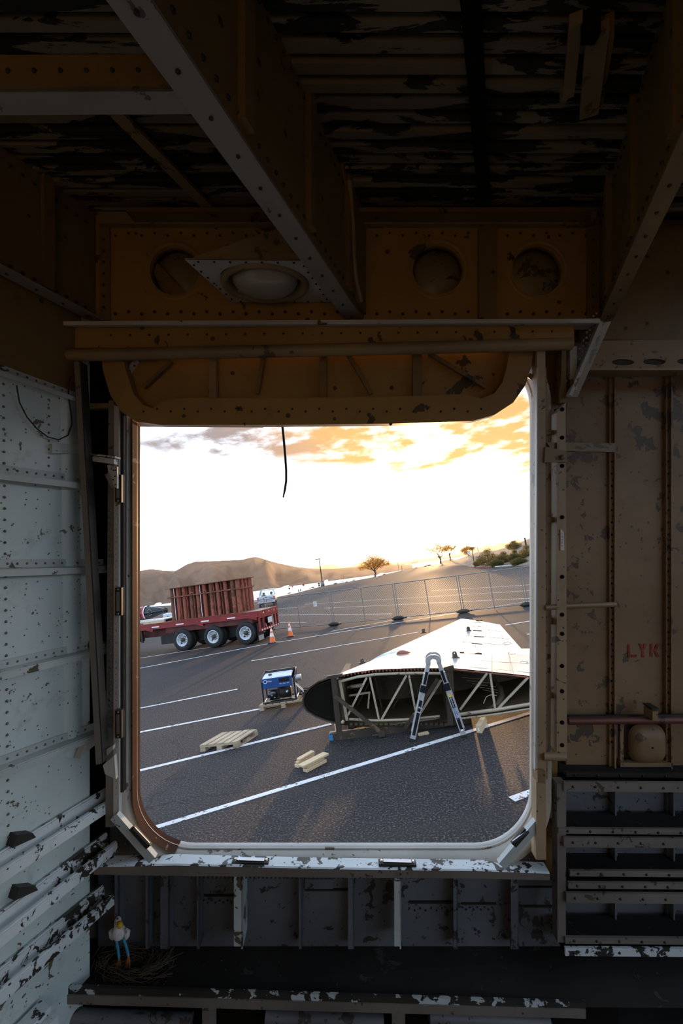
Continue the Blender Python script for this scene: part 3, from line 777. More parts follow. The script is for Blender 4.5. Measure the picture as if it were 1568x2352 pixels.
# pressed pan below the pipe
ppan = rrect(0, 1, 0, 1, .3, 8); c_ = A(1484, 1707, 2.16)
loops = [[c_ + V(((p[0] - .5) * .165 * s_, -d_, (p[2] - .5) * .17 * s_)) for p in ppan] for s_, d_ in ((1.05, 0), (1.0, .012), (.85, .03), (.5, .04), (.05, .043))]
part('pressed_pan', MB().grid(loops, True, True), M['right'], WF)
mb = MB(); frect(mb, 1424, 1660, 1432, 1755, 2.15, .02); frect(mb, 1425, 1752, 1545, 1762, 2.14, .03); part('pan_frame', mb, M['right'], WF)
# lower right rails
rails = [(1300, 1775, 1785, 2.06, 'dark'), (1295, 1796, 1818, 1.99, 'front'), (1283, 1903, 1915, 1.99, 'front'), (1295, 1924, 1946, 1.985, 'front'), (1308, 2000, 2013, 2.02, 'front'),
         (1305, 2028, 2041, 1.99, 'front'), (1300, 2052, 2074, 1.985, 'front'), (1298, 2154, 2168, 1.99, 'front'), (1298, 2178, 2196, 1.985, 'stringer')]
for x0, y0, y1, yy, mt in rails:
    mb = MB(); sl = 4
    fquad(mb, [(x0, y1), (1820, y1 + sl), (1820, y0 + sl), (x0, y0)], yy, .012)
    o = part('hull_stringer', mb, M[mt], WF)
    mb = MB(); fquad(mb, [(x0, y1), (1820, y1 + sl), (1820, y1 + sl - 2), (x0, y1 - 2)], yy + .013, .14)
    part('stringer_web', mb, M['floor'], o)  # dark floor material puts the shade between the rails into the webs
    mb = MB()
    for k in range(9): mb.ico(A(x0 + 20 + k * 52, (y0 + y1) / 2 + k * .8, yy), .0065)
    part('rivet_row', mb, M['dark'], o, kind='stuff')
mb = MB(); fquad(mb, [(1280, 2165), (1299, 2165), (1300, 1800), (1279, 1800)], 2.0, .05); part('lower_post', mb, M['front'], WF)
mb = MB(); frect(mb, 1290, 1786, 1820, 2350, 2.17, .02); part('lower_skin', mb, M['lower'], WF)
for x in (1404, 1412, 1532, 1546):
    mb = MB(); frect(mb, x, 1790, x + (14 if x in (1404, 1532) else 4), 2290, 2.15 if x in (1404, 1532) else 2.12, .04); part('frame_stiffener', mb, M['lower'], WF)

# ------------------------------------------------------------------ wall below the sill, shelf and its lip
ZS = A(0, 2178, 2.15).z
mb = MB(); frect(mb, 225, 1995, 1290, 2185, 2.16, .02); part('apron_panel', mb, M['lower'], WF)
for x, w, is_pale in ((338, 8, 0), (378, 20, 0), (455, 6, 0), (547, 20, 1), (690, 8, 0), (806, 14, 0), (913, 16, 1), (1046, 10, 0), (1182, 18, 0), (268, 10, 0)):
    mb = MB(); yy = 2.04 if is_pale else 2.1
    frect(mb, x - w / 2, 2004, x + w / 2, 2174 if is_pale else 2180, yy, .012); frect(mb, x + w / 2 - 3, 2004, x + w / 2, 2180, yy, .1)
    part('apron_stiffener', mb, M['stringer_up'] if is_pale else M['lower'], WF)  # two paler stiffeners stand nearer than the rest
for (x0, x1, y0, y1) in ((468, 540, 2057, 2060), (700, 765, 2020, 2042), (940, 1040, 2072, 2076), (1060, 1140, 2076, 2079), (1186, 1275, 2038, 2040), (1186, 1275, 2082, 2085), (700, 800, 2044, 2047)):
    mb = MB(); frect(mb, x0, y0, x1, y1, 2.15, .02); part('apron_seam', mb, M['lower'] if y1 - y0 > 5 else M['dark'], WF)
mb = MB()
for x0, x1, y in ((468, 540, 2068), (940, 1040, 2086), (1062, 1130, 2084)):
    for i in range(9): mb.ico(A(x0 + (x1 - x0) * i / 8, y + (i % 2) * 5, 2.158), .005)
part('apron_rivets', mb, M['dark'], WF, kind='stuff')
q0, q1 = A(100, 2262, 1.94), A(1345, 2306, 1.94)
mb = MB().hexa([V((-1.3, 2.2, ZS)), V((-1.3, 1.93, ZS)), V((2.4, 1.93, ZS - .03)), V((2.4, 2.2, ZS))], [V((-1.3, 2.2, ZS - .02)), V((-1.3, 1.93, ZS - .02)), V((2.4, 1.93, ZS - .05)), V((2.4, 2.2, ZS - .02))])
SH = part('shelf', mb, M['floor'], WF)
mb = MB().hexa([A(95, 2284, 1.925), A(1345, 2320, 1.925), A(1345, 2304, 1.925), A(95, 2264, 1.925)], [p + V((0, .012, 0)) for p in (A(95, 2284, 1.925), A(1345, 2320, 1.925), A(1345, 2304, 1.925), A(95, 2264, 1.925))])
part('shelf_lip', mb, M['lip'], WF)
mb = MB().hexa([A(130, 2306, 1.92), A(1345, 2340, 1.92), A(1345, 2320, 1.92), A(130, 2285, 1.92)], [p + V((0, .02, 0)) for p in (A(130, 2306, 1.92), A(1345, 2340, 1.92), A(1345, 2320, 1.92), A(130, 2285, 1.92))])
part('shelf_fascia', mb, M['front'], WF)
mb = MB(); frect(mb, 60, 2300, 1420, 2480, 1.99, .02); part('lower_apron', mb, M['black'], WF)
for x0, x1 in ((140, 440), (610, 880), (985, 1260)):
    part('lower_duct', MB().tube([A(x0, 2333, 1.96), A(x1, 2345, 1.96)], .03, 12), M['lower'], WF)
for x in (464, 900):
    mb = MB(); frect(mb, x, 2312, x + 30, 2420, 1.93, .02); part('lower_strap', mb, M['front'], WF)

# ------------------------------------------------------------------ toy seagull on the shelf
fb = A(286, 2206, 2.07); fb.z = ZS + .002
t = thing('toy_seagull', 'small white seagull toy with yellow beak and blue legs on the shelf', 'toy', fb, air=True)
def T(px, py, dy=0.0): return A(px, py, 2.07 + dy)
TM = {'white': pmat('plush_white', (0.75, 0.78, 0.8), 0.9, var=.12, vscale=60, bump=.5, bscale=300), 'beak': pmat('plush_yellow', (0.75, 0.5, 0.02), 0.6), 'blue': pmat('plush_blue', (0.03, 0.33, 0.55), 0.7), 'grey': pmat('plush_grey', (0.3, 0.33, 0.36), 0.9), 'orange': pmat('felt_orange', (0.45, 0.13, 0.03), 0.8), 'navy': pmat('plush_navy', (0.02, 0.05, 0.12), 0.8)}
mb = MB().tube([T(274, 2158), T(274, 2152), T(273.5, 2143), T(271.5, 2133), T(270, 2126), T(269.5, 2120), T(271, 2113), T(272, 2108)], [.006, .022, .031, .024, .0145, .0135, .0145, .009], 14)
body = part('body', mb, TM['white'], t)
part('beak', MB().tube([T(272, 2119, -.012), T(274, 2123, -.022), T(276.5, 2127, -.03), T(278, 2131, -.034)], [.008, .0135, .0125, .005], 12), TM['beak'], body)
mb = MB(); mb.ico(T(265.5, 2119, -.011), .0035); part('eye', mb, TM['navy'], body)
mb = MB(); mb.ico(T(270, 2110, -.01), .0045); part('crown_spot', mb, TM['navy'], body)
for s_, px in ((-1, 257), (1, 291)):
    mb = MB().tube([T(px + s_ * -3, 2134), T(px + s_ * 1, 2140), T(px, 2150), T(px - s_ * 2, 2158)], [.006, .013, .012, .005], 10)
    w = part('wing', mb, TM['white'], t); part('wing_patch', MB().ico(T(px - s_ * 1, 2141, -.009), (.005, .004, .009)), TM['grey'], w)
for (xa, ya, xb, yb) in ((267, 2158, 273.5, 2201), (283, 2154, 295, 2195)):
    l_ = part('leg', MB().tube([T(xa, ya), T((xa + xb) / 2 + .8, (ya + yb) / 2, -.002), T(xb, yb, -.004)], .0058, 8), TM['blue'], t)
    ft = T(xb, yb, -.004); fl = V((ft.x, ft.y, ZS + .004))
    mb = MB()
    for a in (-.5, 0, .5): mb.tube([ft, ft.lerp(fl, .6) + V((math.sin(a) * .012, -.004, 0)), fl + V((math.sin(a) * .022, -.014, 0))], [.004, .0045, .003], 6)
    part('foot', mb, TM['orange'], l_)
# straw of an old nest in the corner
mb = MB(); rn = random.Random(3); cN = V((-.93, 2.06, ZS))
for i in range(420):
    a = rn.uniform(0, 6.28); r = rn.uniform(.03, .19); b = a + rn.uniform(1.2, 1.9); L = rn.uniform(.03, .09)
    p = cN + V((math.cos(a) * r, math.sin(a) * r * .55, rn.uniform(.004, .09) * (r / .19)))
    q = p + V((math.cos(b) * L, math.sin(b) * L * .6, rn.uniform(-.015, .02)))
    if max(p.y, q.y) > 2.14 or min(p.z, q.z) < ZS + .002: continue
    mb.bar(p, q, .0014, .0014)
solo('nest_straw', mb, pmat('straw', (0.10, 0.08, 0.05), 0.9), cN, 'dry straw of an old bird nest behind the toy seagull', 'straw', air=True, kind='stuff')
mb = MB(); rn = random.Random(5)
for i in range(70):
    x, y = rn.uniform(-.95, 1.0), rn.uniform(1.95, 2.1); s_ = rn.uniform(.003, .009)
    z = ZS - .03 * (x + 1.3) / 2.7 * (2.2 - y) / .27 + .003; a = rn.uniform(0, 3)
    mb.add([(x - s_ * math.cos(a), y - s_ * math.sin(a), z), (x + s_ * math.cos(a + .6), y + s_ * .6, z), (x + s_ * .3, y - s_, z + .003)], [[0, 1, 2]])
solo('paint_flakes', mb, M['bright'], (0, 2, ZS), 'fallen paint flakes scattered on the dark shelf below the sill', 'flakes', air=True, kind='stuff')

# ================================================================== OUTDOORS (setting)
def asphalt():
    m = bpy.data.materials.new('asphalt'); m.use_nodes = True; nt = m.node_tree; b = nt.nodes['Principled BSDF']
    tc = mk(nt, 'ShaderNodeTexCoord'); P = tc.outputs['Object']
    n = mk(nt, 'ShaderNodeTexNoise', i_Scale=0.35, i_Detail=5.0); nt.links.new(P, n.inputs['Vector'])
    fine = mk(nt, 'ShaderNodeTexNoise', i_Scale=38.0, i_Detail=2.0, i_Roughness=0.8); nt.links.new(P, fine.inputs['Vector'])
    c = mixc(nt, sstep(nt, n.outputs[0], 0.35, 0.7), (0.017, 0.015, 0.016), (0.028, 0.024, 0.0235))
    c = mixc(nt, sstep(nt, fine.outputs[0], 0.48, 0.72), c, (0.15, 0.13, 0.13))
    # worn tracks across the lot
    mp = mk(nt, 'ShaderNodeMapping'); mp.inputs['Scale'].default_value = (0.09, 0.9, 1); mp.inputs['Rotation'].default_value = (0, 0, -0.32); nt.links.new(P, mp.inputs[0])
    tr = mk(nt, 'ShaderNodeTexNoise', i_Scale=1.6, i_Detail=6.0); nt.links.new(mp.outputs[0], tr.inputs['Vector'])
    c = mixc(nt, math_(nt, 'MULTIPLY', sstep(nt, tr.outputs[0], 0.52, 0.66), 0.45), c, (0.04, 0.034, 0.032))
    vo = mk(nt, 'ShaderNodeTexVoronoi', feature='DISTANCE_TO_EDGE', i_Scale=0.22)
    wv = mk(nt, 'ShaderNodeTexNoise', i_Scale=1.2, i_Detail=5.0); nt.links.new(P, wv.inputs['Vector'])
    ad = mk(nt, 'ShaderNodeVectorMath', operation='ADD'); nt.links.new(P, ad.inputs[0])
    sc_ = mk(nt, 'ShaderNodeVectorMath', operation='SCALE'); nt.links.new(wv.outputs['Color'], sc_.inputs[0]); sc_.inputs['Scale'].default_value = 0.9
    nt.links.new(sc_.outputs[0], ad.inputs[1]); nt.links.new(ad.outputs[0], vo.inputs['Vector'])
    crack = math_(nt, 'LESS_THAN', vo.outputs['Distance'], 0.0022)
    c = mixc(nt, math_(nt, 'MULTIPLY', crack, 0.75), c, (0.015, 0.013, 0.013))
    nt.links.new(c, b.inputs['Base Color']); b.inputs['Roughness'].default_value = 0.75; b.inputs['Specular IOR Level'].default_value = 0.22
    bp = mk(nt, 'ShaderNodeBump', i_Strength=0.55, i_Distance=0.02); nt.links.new(fine.outputs[0], bp.inputs['Height']); nt.links.new(bp.outputs[0], b.inputs['Normal'])
    return m


M['asphalt'] = asphalt()
M['line'] = worn('worn_white_line', (0.78, 0.77, 0.76), (0.12, 0.11, 0.11), 0.42, 16, 0.6, 0.2)
M['desert'] = pmat('desert_soil', (0.22, 0.16, 0.11), 0.9, var=.4, vscale=.4, bump=.4, bscale=3)
lot = [G(345, 1393), G(590, 1381), G(680, 1362), G(741, 1346), G(800, 1336), G(861, 1325), G(940, 1306), G(1011, 1293.5), G(1060, 1286.5), G(1072, 1296), G(1086, 1304), G(1135, 1302), G(1222, 1296), V((34, 55, 0)), V((60, 40, 0)), V((60, -30, 0)), V((-70, -30, 0))]
lot = [V((p.x, p.y, 0)) for p in lot]
mb = MB().poly_prism(lot, (0, 0, -.2))
LOT = solo('ground', mb, M['asphalt'], (0, 0, 0), kind='structure')


def stripe(p, q, w=.1):
    p, q = V((p.x, p.y, .004)), V((q.x, q.y, .004)); mb = MB(); t = (q - p).normalized(); n = V((-t.y, t.x, 0)) * w / 2
    mb.hexa([p - n - V((0, 0, .02)), q - n - V((0, 0, .02)), q + n - V((0, 0, .02)), p + n - V((0, 0, .02))], [p - n, q - n, q + n, p + n])
    return part('painted_line', mb, M['line'], LOT)


for a, b, w in [((300, 1918), (1225, 1635), .1), ((300, 1775), (760, 1663), .1), ((300, 1686), (640, 1620), .1), ((300, 1631), (545, 1583), .1), ((577, 1518), (960, 1452), .09), ((300, 1539), (640, 1474), .1),
                ((300, 1515), (520, 1481), .09), ((640, 1475), (1225, 1379), .1), ((760, 1450), (1000, 1407), .1), ((1160, 1436), (1225, 1425), .1), ((1175, 1836), (1225, 1818), .12), ((640, 1398), (700, 1394), .15), ((640, 1413), (900, 1410), .15), ((640, 1430), (704, 1430), .1),
                ((745, 1397), (1225, 1374), .15), ((990, 1357), (1225, 1343), .2), ((700, 1388), (1225, 1356), .15), ((1210, 1457), (1225, 1455), .1)]:
    stripe(G(*a), G(*b), w)
cA, cB, cC = G(1085, 1304), G(1135, 1303), G(1226, 1295.5)
part('red_curb', MB().bar(cA + V((0, 0, .08)), cB + V((0, 0, .08)), .25, .16), pmat('red_curb', (0.4, 0.06, 0.04), .7), LOT)
part('white_curb', MB().bar(cB + V((0, 0, .08)), cC + V((0, 0, .08)), .35, .2), M['line'], LOT)
# desert ground falling to the lake, and the hillside on the right
sk = []
for k, p in enumerate(lot[:8]):
    o = V((p.x, p.y, 0)).normalized()
    sk.append([p + V((0, 0, -.06)), p + o * 12 + V((0, 0, -1.6)), p + o * 60 + V((0, 0, -7))])
mb = MB().grid([[V((-90, 60, -.1)), V((-130, 70, -2)), V((-190, 90, -7))]] + sk + [[V((62, 200, -.1)), V((70, 240, -2)), V((80, 300, -7))]])
solo('terrain', mb, M['desert'], (0, 100, 0), kind='structure')
solo('terrain', MB().add([(-900, -900, -.25), (900, -900, -.25), (900, 30, -.25), (-900, 30, -.25)], [[0, 1, 2, 3]]).add([(60, 30, -.25), (900, 30, -.25), (900, 500, -.25), (90, 230, -.25)], [[0, 1, 2, 3]]), M['desert'], (0, -100, -.25), kind='structure')
# right-hand desert slope behind the curb
rows = []
rn = random.Random(11)
for i, (pa, pb) in enumerate([((1010, 1294, 212), (1010, 1290, 260)), ((1050, 1296, 150), (1050, 1285, 230)), ((1085, 1303, 90), (1095, 1270, 200)), ((1135, 1303, 77), (1140, 1262, 150)), ((1180, 1299, 71), (1180, 1255, 120)), ((1222, 1296, 67), (1222, 1233, 115)), ((1300, 1290, 60), (1320, 1190, 110)), ((1420, 1285, 50), (1450, 1150, 100))]):
    a = W(*pa); b = W(*pb); a.z = .02
    rows.append([a] + [a.lerp(b, t_) + V((0, 0, (rn.random() - .4) * .7)) for t_ in (.12, .3, .5, .7, .85, 1.0)] + [b + V((15, 40, -6))])
solo('hillside', MB().grid(rows), M['desert'], (40, 90, 0), kind='structure')
M['water'] = pmat('lake_water', (0.85, 0.87, 0.9), 0.42, 0.9)
solo('lake', MB().add([(-900, 90, -6), (500, 90, -6), (500, 1100, -6), (-900, 1100, -6)], [[0, 1, 2, 3]]), M['water'], (0, 300, -6), kind='structure')


# hills: ridge drawn at its own distance, foot at the shore, back slope behind
def hill(name, ridge, foot, mat, seed, rough, nu=160, nv=26, zbase=-7):
    """ridge: (px, py, dist); foot: (px, py) on the lake plane"""
    rn = np.random.RandomState(seed); R_ = [W(*r) for r in ridge]; xs = [r[0] for r in ridge]
    rows = []
    ph = rn.uniform(0, 6.28, 24); fr = rn.uniform(.6, 9, 24)
    for i in range(nu + 1):
        x = xs[0] + (xs[-1] - xs[0]) * i / nu
        k = max(j for j in range(len(xs)) if xs[j] <= x + 1e-6); k = min(k, len(xs) - 2)
        u = (x - xs[k]) / (xs[k + 1] - xs[k]); rp = R_[k].lerp(R_[k + 1], u)
        fx = [f[0] for f in foot]; fy = float(np.interp(x, fx, [f[1] for f in foot]))
        fd = float(np.interp(x, fx, [f[2] for f in foot])); fp = W(x, fy, fd); fp.z = zbase + 1
        row = [V((fp.x, fp.y, zbase - 3))]
        for j in range(nv + 1):
            v = j / nv; p = fp.lerp(rp, v); prof = v ** 1.25
            z = fp.z + (rp.z - fp.z) * prof
            g = sum(math.sin(fr[q] * i * .16 + ph[q] + 1.6 * math.sin(v * 3 + q)) / (1 + fr[q]) for q in range(24))
            z += g * rough * math.sin(math.pi * min(v, .999)) * (rp.z - fp.z) * (1 - v) ** .4 + (rn.rand() - .5) * rough * .06 * (rp.z - fp.z)
            row.append(V((p.x, p.y, z)))
        h = V((rp.x, rp.y, 0)).normalized()
        row += [rp + h * 200 - V((0, 0, (rp.z + 7) * .5)), rp + h * 600 - V((0, 0, rp.z + 12))]
        rows.append(row)
    return solo(name, MB().grid(rows), mat, (rows[0][0].x, rows[0][0].y, 0), kind='structure')


def hillmat(name, c1, c2, sc):
    m = pmat(name, c1, 0.95, spec=0.1, var=.3, vscale=sc, col2=c2, bump=.6, bscale=sc * 8); return m


M['hillA'] = hillmat('butte_soil', (0.155, 0.098, 0.07), (0.095, 0.064, 0.05), .012)
M['hillB'] = hillmat('far_hill_haze_soil', (0.34, 0.22, 0.12), (0.28, 0.19, 0.11), .004)  # pale orange puts distance haze into the soil colour
hill('hill', [(200, 1330, 1300), (315, 1312, 1300), (345, 1307, 1300), (385, 1311, 1250), (402, 1312, 1150), (425, 1298, 1100), (447, 1290, 1080), (500, 1288, 1050), (555, 1286, 1050), (574, 1281, 1050), (586, 1279, 1050), (606, 1284, 1050), (640, 1294, 1080), (680, 1302, 1100), (725, 1307, 1150), (775, 1306, 1150), (830, 1301, 1150), (880, 1297, 1100), (960, 1297, 1000), (1040, 1284, 900)],
     [(200, 1400, 520), (315, 1392, 540), (420, 1380, 520), (680, 1344, 478), (860, 1320, 450), (960, 1303, 545), (1040, 1290, 620)], M['hillA'], 4, .17)
hill('hill', [(660, 1316, 4000), (720, 1304, 4000), (745, 1298, 4000), (760, 1296, 4000), (790, 1303, 4200), (806, 1300, 4200), (828, 1293, 4200), (860, 1297, 4200), (900, 1292, 4200), (935, 1289, 4200), (1000, 1279, 4200), (1060, 1268, 4200), (1095, 1258, 3800), (1110, 1254, 3600), (1119, 1251, 3600), (1130, 1254, 3500), (1150, 1247, 3400), (1165, 1248, 3400), (1187, 1238, 3400), (1205, 1245, 3400), (1260, 1230, 3400)],
     [(660, 1330, 2000), (900, 1306, 2000), (1060, 1288, 2000), (1260, 1262, 2000)], M['hillB'], 9, .06)

# ================================================================== OUTDOOR THINGS
M['alu'] = worn('aluminium', (0.5, 0.49, 0.48), (0.36, 0.35, 0.35), .25, 20, .4, .15, metal=.25)
M['galv'] = pmat('galvanised', (0.55, 0.55, 0.54), .45, .7)
M['fence'] = pmat('dull_galvanised', (0.26, 0.25, 0.24), .5, .4)
M['tyre'] = pmat('tyre', (0.02, 0.019, 0.018), .75, var=.4, vscale=8)
M['wheel_white'] = pmat('white_wheel', (0.72, 0.76, 0.8), .45, var=.15, vscale=9)
M['tred'] = worn('trailer_red', (0.30, 0.016, 0.012), (0.12, 0.03, 0.02), .25, 6, .45, .3)
M['tred_dark'] = pmat('trailer_red_dark', (0.14, 0.02, 0.014), .6, var=.5)
M['rust'] = worn('red_rust', (0.38, 0.085, 0.05), (0.17, 0.055, 0.032), .5, 3, .75, .4, (0.27, 0.09, 0.05))
M['rust2'] = worn('brown_rust', (0.24, 0.085, 0.045), (0.36, 0.1, 0.06), .5, 3, .8, .4)
M['deck'] = pmat('trailer_deck', (0.3, 0.28, 0.26), .7, var=.4, vscale=2)
M['wood'] = worn('pallet_wood', (0.52, 0.40, 0.27), (0.3, 0.2, 0.12), .35, 5, .75, .3, stretch=(1, 1, 4))
M['wood2'] = worn('new_lumber', (0.66, 0.49, 0.30), (0.5, 0.33, 0.18), .3, 4, .7, .15)
M['white'] = pmat('white_paint', (0.8, 0.8, 0.8), .4, var=.08)
M['orange'] = pmat('cone_orange', (0.85, 0.16, 0.035), .5)
M['refl'] = pmat('reflective_white', (0.85, 0.85, 0.85), .35)
M['glossblack'] = pmat('gloss_black', (0.012, 0.013, 0.016), .22, spec=.6)
M['glass'] = pmat('glass', (0.9, 0.95, 0.9), .03)
M['glass'].node_tree.nodes['Principled BSDF'].inputs['Transmission Weight'].default_value = 1.0
M['silver'] = pmat('silver_car_paint', (0.62, 0.66, 0.7), .3, .3)
M['red_lamp'] = pmat('red_lamp', (0.5, 0.02, 0.03), .3)
M['blue'] = pmat('blue_paint', (0.012, 0.075, 0.26), .4, var=.15)
M['wing'] = worn('bare_wing_metal', (0.92, 0.90, 0.87), (0.8, 0.72, 0.6), .25, 3, .22, .05, metal=.55)
M['wing_in'] = worn('wing_inside_primer', (0.10, 0.068, 0.034), (0.05, 0.035, 0.02), .4, 5, .6, .4)
M['truss'] = worn('truss_paint', (0.50, 0.41, 0.29), (0.14, 0.1, 0.07), .38, 12, .5, .2)
M['stand'] = worn('stand_brown_steel', (0.07, 0.05, 0.035), (0.16, 0.09, 0.05), .3, 8, .5, .4)

# ---- chain link fence panels
feet = [G(*p) for p in ((560, 1466), (618, 1450), (767, 1437.5), (915, 1423.5), (1064, 1408), (1211, 1392.5), (1330, 1379))]
feet = [V((p.x, p.y, 0)) for p in feet]; feet[0] = feet[1] * 2 - feet[2]
tops = [None, (617, 1383), (763, 1366.5), (911, 1353), (1061, 1338), (1207, 1323.5)]
HF = 1.85
flab = ['chain link fence panel behind the flatbed trailer', 'chain link fence panel with a white paper notice, beside the two cones', 'chain link fence panel in front of the round leafy tree', 'chain link fence panel in the glare left of the wing tip', 'chain link fence panel behind the wing tip', 'chain link fence panel cut off by the right door post']
for i in range(6):
    p, q = feet[i], feet[i + 1]; L = (q - p).length; t_ = (q - p).normalized(); t = thing('chain_link_fence', flab[i], 'fence', (p + q) / 2, 'temporary fence panels')
    g = .05; p, q = p + t_ * g, q - t_ * g; up_ = V((0, 0, 1))
    for nm, a, b in (('top_rail', p + up_ * HF, q + up_ * HF), ('bottom_rail', p + up_ * .1, q + up_ * .1)): part(nm, MB().tube([a, b], .022, 8), M['fence'], t)
    for a in (p, (p + q) / 2, q): part('post', MB().tube([a + up_ * .02, a + up_ * (HF + .03)], .022 if a is not (p + q) / 2 else .016, 8), M['fence'], t)
    mb = MB(); Lp = (q - p).length; st = .115; n = int((Lp + HF) / st); wv = .0062
    for k in range(n):
        for s_ in (1, -1):
            x0 = k * st - (HF - .1); xa, xb = max(x0, 0), min(x0 + HF - .1, Lp)
            if xb - xa < .03: continue
            za_, zb_ = .1 + (xa - x0), .1 + (xb - x0)
            if s_ < 0: za_, zb_ = HF + .1 - za_, HF + .1 - zb_
            mb.tube([p + t_ * xa + up_ * za_, p + t_ * xb + up_ * zb_], wv, 3, False)
    part('chain_link_mesh', mb, M['fence'], t, kind='stuff')
    if i > 0:
        lb = ['at the fence foot beside the trailer tail', 'at the fence post in front of the round tree', 'under the fence post left of the wing tip', 'under the fence post behind the wing tip', 'under the fence post by the right door edge']
        tb = thing('sandbag', 'dark sandbag weighing down the fence ' + lb[i - 1], 'sandbag', feet[i], 'sandbags on the fence feet')
        c = feet[i] + V((0, 0, .0)); rowz = []
        for k in range(9):
            a = math.pi * k / 8; rr = .09 * math.sin(a) ** .6 + .004; cx_ = -.36 + .72 * k / 8
            rowz.append([c + t_ * cx_ + V((-t_.y, t_.x, 0)) * (rr * 1.5 * math.cos(b) + .02) + up_ * (max(0.0, .07 + rr * math.sin(b)) + (.045 * math.cos(cx_ * 4) if math.sin(b) > 0 else 0)) for b in [2 * math.pi * m_ / 12 for m_ in range(12)]])
        part('bag', MB().grid(rowz, True, True), M['dark'] if i != 4 else M['stand'], tb)
        part('tied_neck', MB().tube([c + t_ * .34 + up_ * .06, c + t_ * .44 + up_ * .09], [.02, .045], 8), M['dark'], tb)
# notice on the second panel
nq = WP(724, 1387, feet[1], feet[2] - feet[1]); t_ = (feet[2] - feet[1]).normalized(); fo = V((t_.y, -t_.x, 0)) * .035
nt_ = solo('fence_notice', MB().hexa([nq + fo + t_ * a + V((0, 0, b)) for a, b in ((-.11, -.14), (.11, -.14), (.11, .14), (-.11, .14))], [nq + fo * 1.15 + t_ * a + V((0, 0, b)) for a, b in ((-.11, -.14), (.11, -.14), (.11, .14), (-.11, .14))]), M['paper'], nq, 'small white paper notice fixed to the chain link fence', 'notice')
mb = MB()
for k in range(6): mb.bar(nq + fo * 1.2 - t_ * .07 + V((0, 0, .09 - k * .035)), nq + fo * 1.2 + t_ * (.07 - .02 * (k % 3)) + V((0, 0, .09 - k * .035)), .002, .008)
part('printed_lines', mb, M['ink'], nt_, kind='stuff')

# ---- traffic cones
for px, py, lb in ((626, 1476.5, 'orange traffic cone with two white bands right at the tail of the red trailer'), (667, 1462, 'orange traffic cone with two white bands standing away from the trailer by the fence')):
    c = G(px, py); c.z = 0; t = thing('traffic_cone', lb, 'cone', c, 'traffic cones')
    part('base', MB().box(c + V((-.19, -.19, 0)), c + V((.19, .19, .035))), M['rubber'], t)
    R_ = lambda z: .14 - .115 * z / .74
    for nm, z0, z1, mt, e in (('body', .03, .74, 'orange', 0), ('white_band', .30, .45, 'refl', .004), ('white_band', .54, .64, 'refl', .004)):
        part(nm, MB().lathe([(R_(z0) + e, z0), (R_(z1) + e, z1)] + ([(R_(z1) - .01, z1), (R_(z1) - .01, z1 - .1)] if e == 0 else []), c, (0, 0, 1), 20), M[mt], t)

# ---- flatbed trailer: local frame x along (to its tail), y away, z up
w3, w1 = G(566, 1481), G(421, 1494)
tx = V((.962, -.272, 0)).normalized(); ty = V((-tx.y, tx.x, 0)); to_ = V((w3.x, w3.y, 0))
def TL(x, y, z): return to_ + tx * x + ty * y + V((0, 0, z))
TM4 = Matrix.Translation(to_) @ Matrix((tx, ty, V((0, 0, 1)))).transposed().to_4x4()
t = thing('flatbed_trailer', 'red flatbed trailer with three axles carrying rusty steelwork and a black nacelle', 'trailer', to_)
DZ, DW = 1.52, 2.1
part('deck', MB().box((-16, .02, DZ - .06), (.78, DW - .02, DZ), TM4), M['deck'], t)
for y in (0, DW - .06): part('side_rail', MB().box((-16, y, DZ - .27), (.80, y + .06, DZ + .01), TM4), M['tred'], t)
mb = MB(); mb.box((-16, -.015, DZ - .05), (.8, .0, DZ + .012), TM4); mb.box((-16, -.015, DZ - .28), (.8, .0, DZ - .24), TM4)
part('rail_lips', mb, M['tred'], t)
for k in range(7): part('reflector', MB().box((-.9 - k * 1.48, -.02, DZ - .20), (-.45 - k * 1.48, -.004, DZ - .14), TM4), M['refl'], t)
for y in (.75, 1.65): part('main_beam', MB().box((-16, y, DZ - .75), (.6, y + .14, DZ - .06), TM4), M['tred_dark'], t)
for k in range(16): part('cross_member', MB().box((-12 + k * .8, .05, DZ - .22), (-11.92 + k * .8, DW - .05, DZ - .07), TM4), M['tred_dark'], t)
part('wheel_pan', MB().box((-4.6, .12, DZ - .55), (.4, DW - .12, DZ - .27), TM4), M['tred_dark'], t)
part('suspension_box', MB().box((-5.4, .7, .35), (.2, 1.85, .8), TM4), M['dark'], t)
# tail frame
part('tail_sill', MB().box((.76, 0, DZ - .34), (.86, DW, DZ + .01), TM4), M['tred'], t)
for y in (.0, .42, 1.1, 1.7, DW - .08): part('tail_post', MB().box((.76, y, .62), (.84, y + .08, DZ - .3), TM4), M['tred'], t)
part('bumper', MB().box((.74, 0, .55), (.88, DW, .68), TM4), M['tred'], t)
for k in range(8): part('bumper_reflector', MB().box((.88, .05 + k * .26, .58), (.886, .17 + k * .26, .65), TM4), M['refl'], t)
for k in range(7): part('tail_lamp', MB().lathe([(0, .02), (.03, .015), (.04, 0)], TL(.86, .15 + k * .3, DZ - .12), tx, 10), M['refl'] if k % 2 else M['red_lamp'], t)
part('number_plate', MB().box((.88, .8, .85), (.89, 1.25, 1.12), TM4), M['white'], t)
part('mud_flap', MB().box((.62, .08, .12), (.65, .62, .95), TM4), M['rubber'], t)
part('mud_flap_plate', MB().box((.655, .1, .12), (.665, .6, .36), TM4), M['galv'], t)
for k in range(4): part('frame_gusset', MB().poly_prism([TL(.2 - k * 3.0, -.0, DZ - .27), TL(.7 - k * 3.0, -.0, DZ - .27), TL(.7 - k * 3.0, .0, DZ - .42)], ty * .05), M['tred'], t)
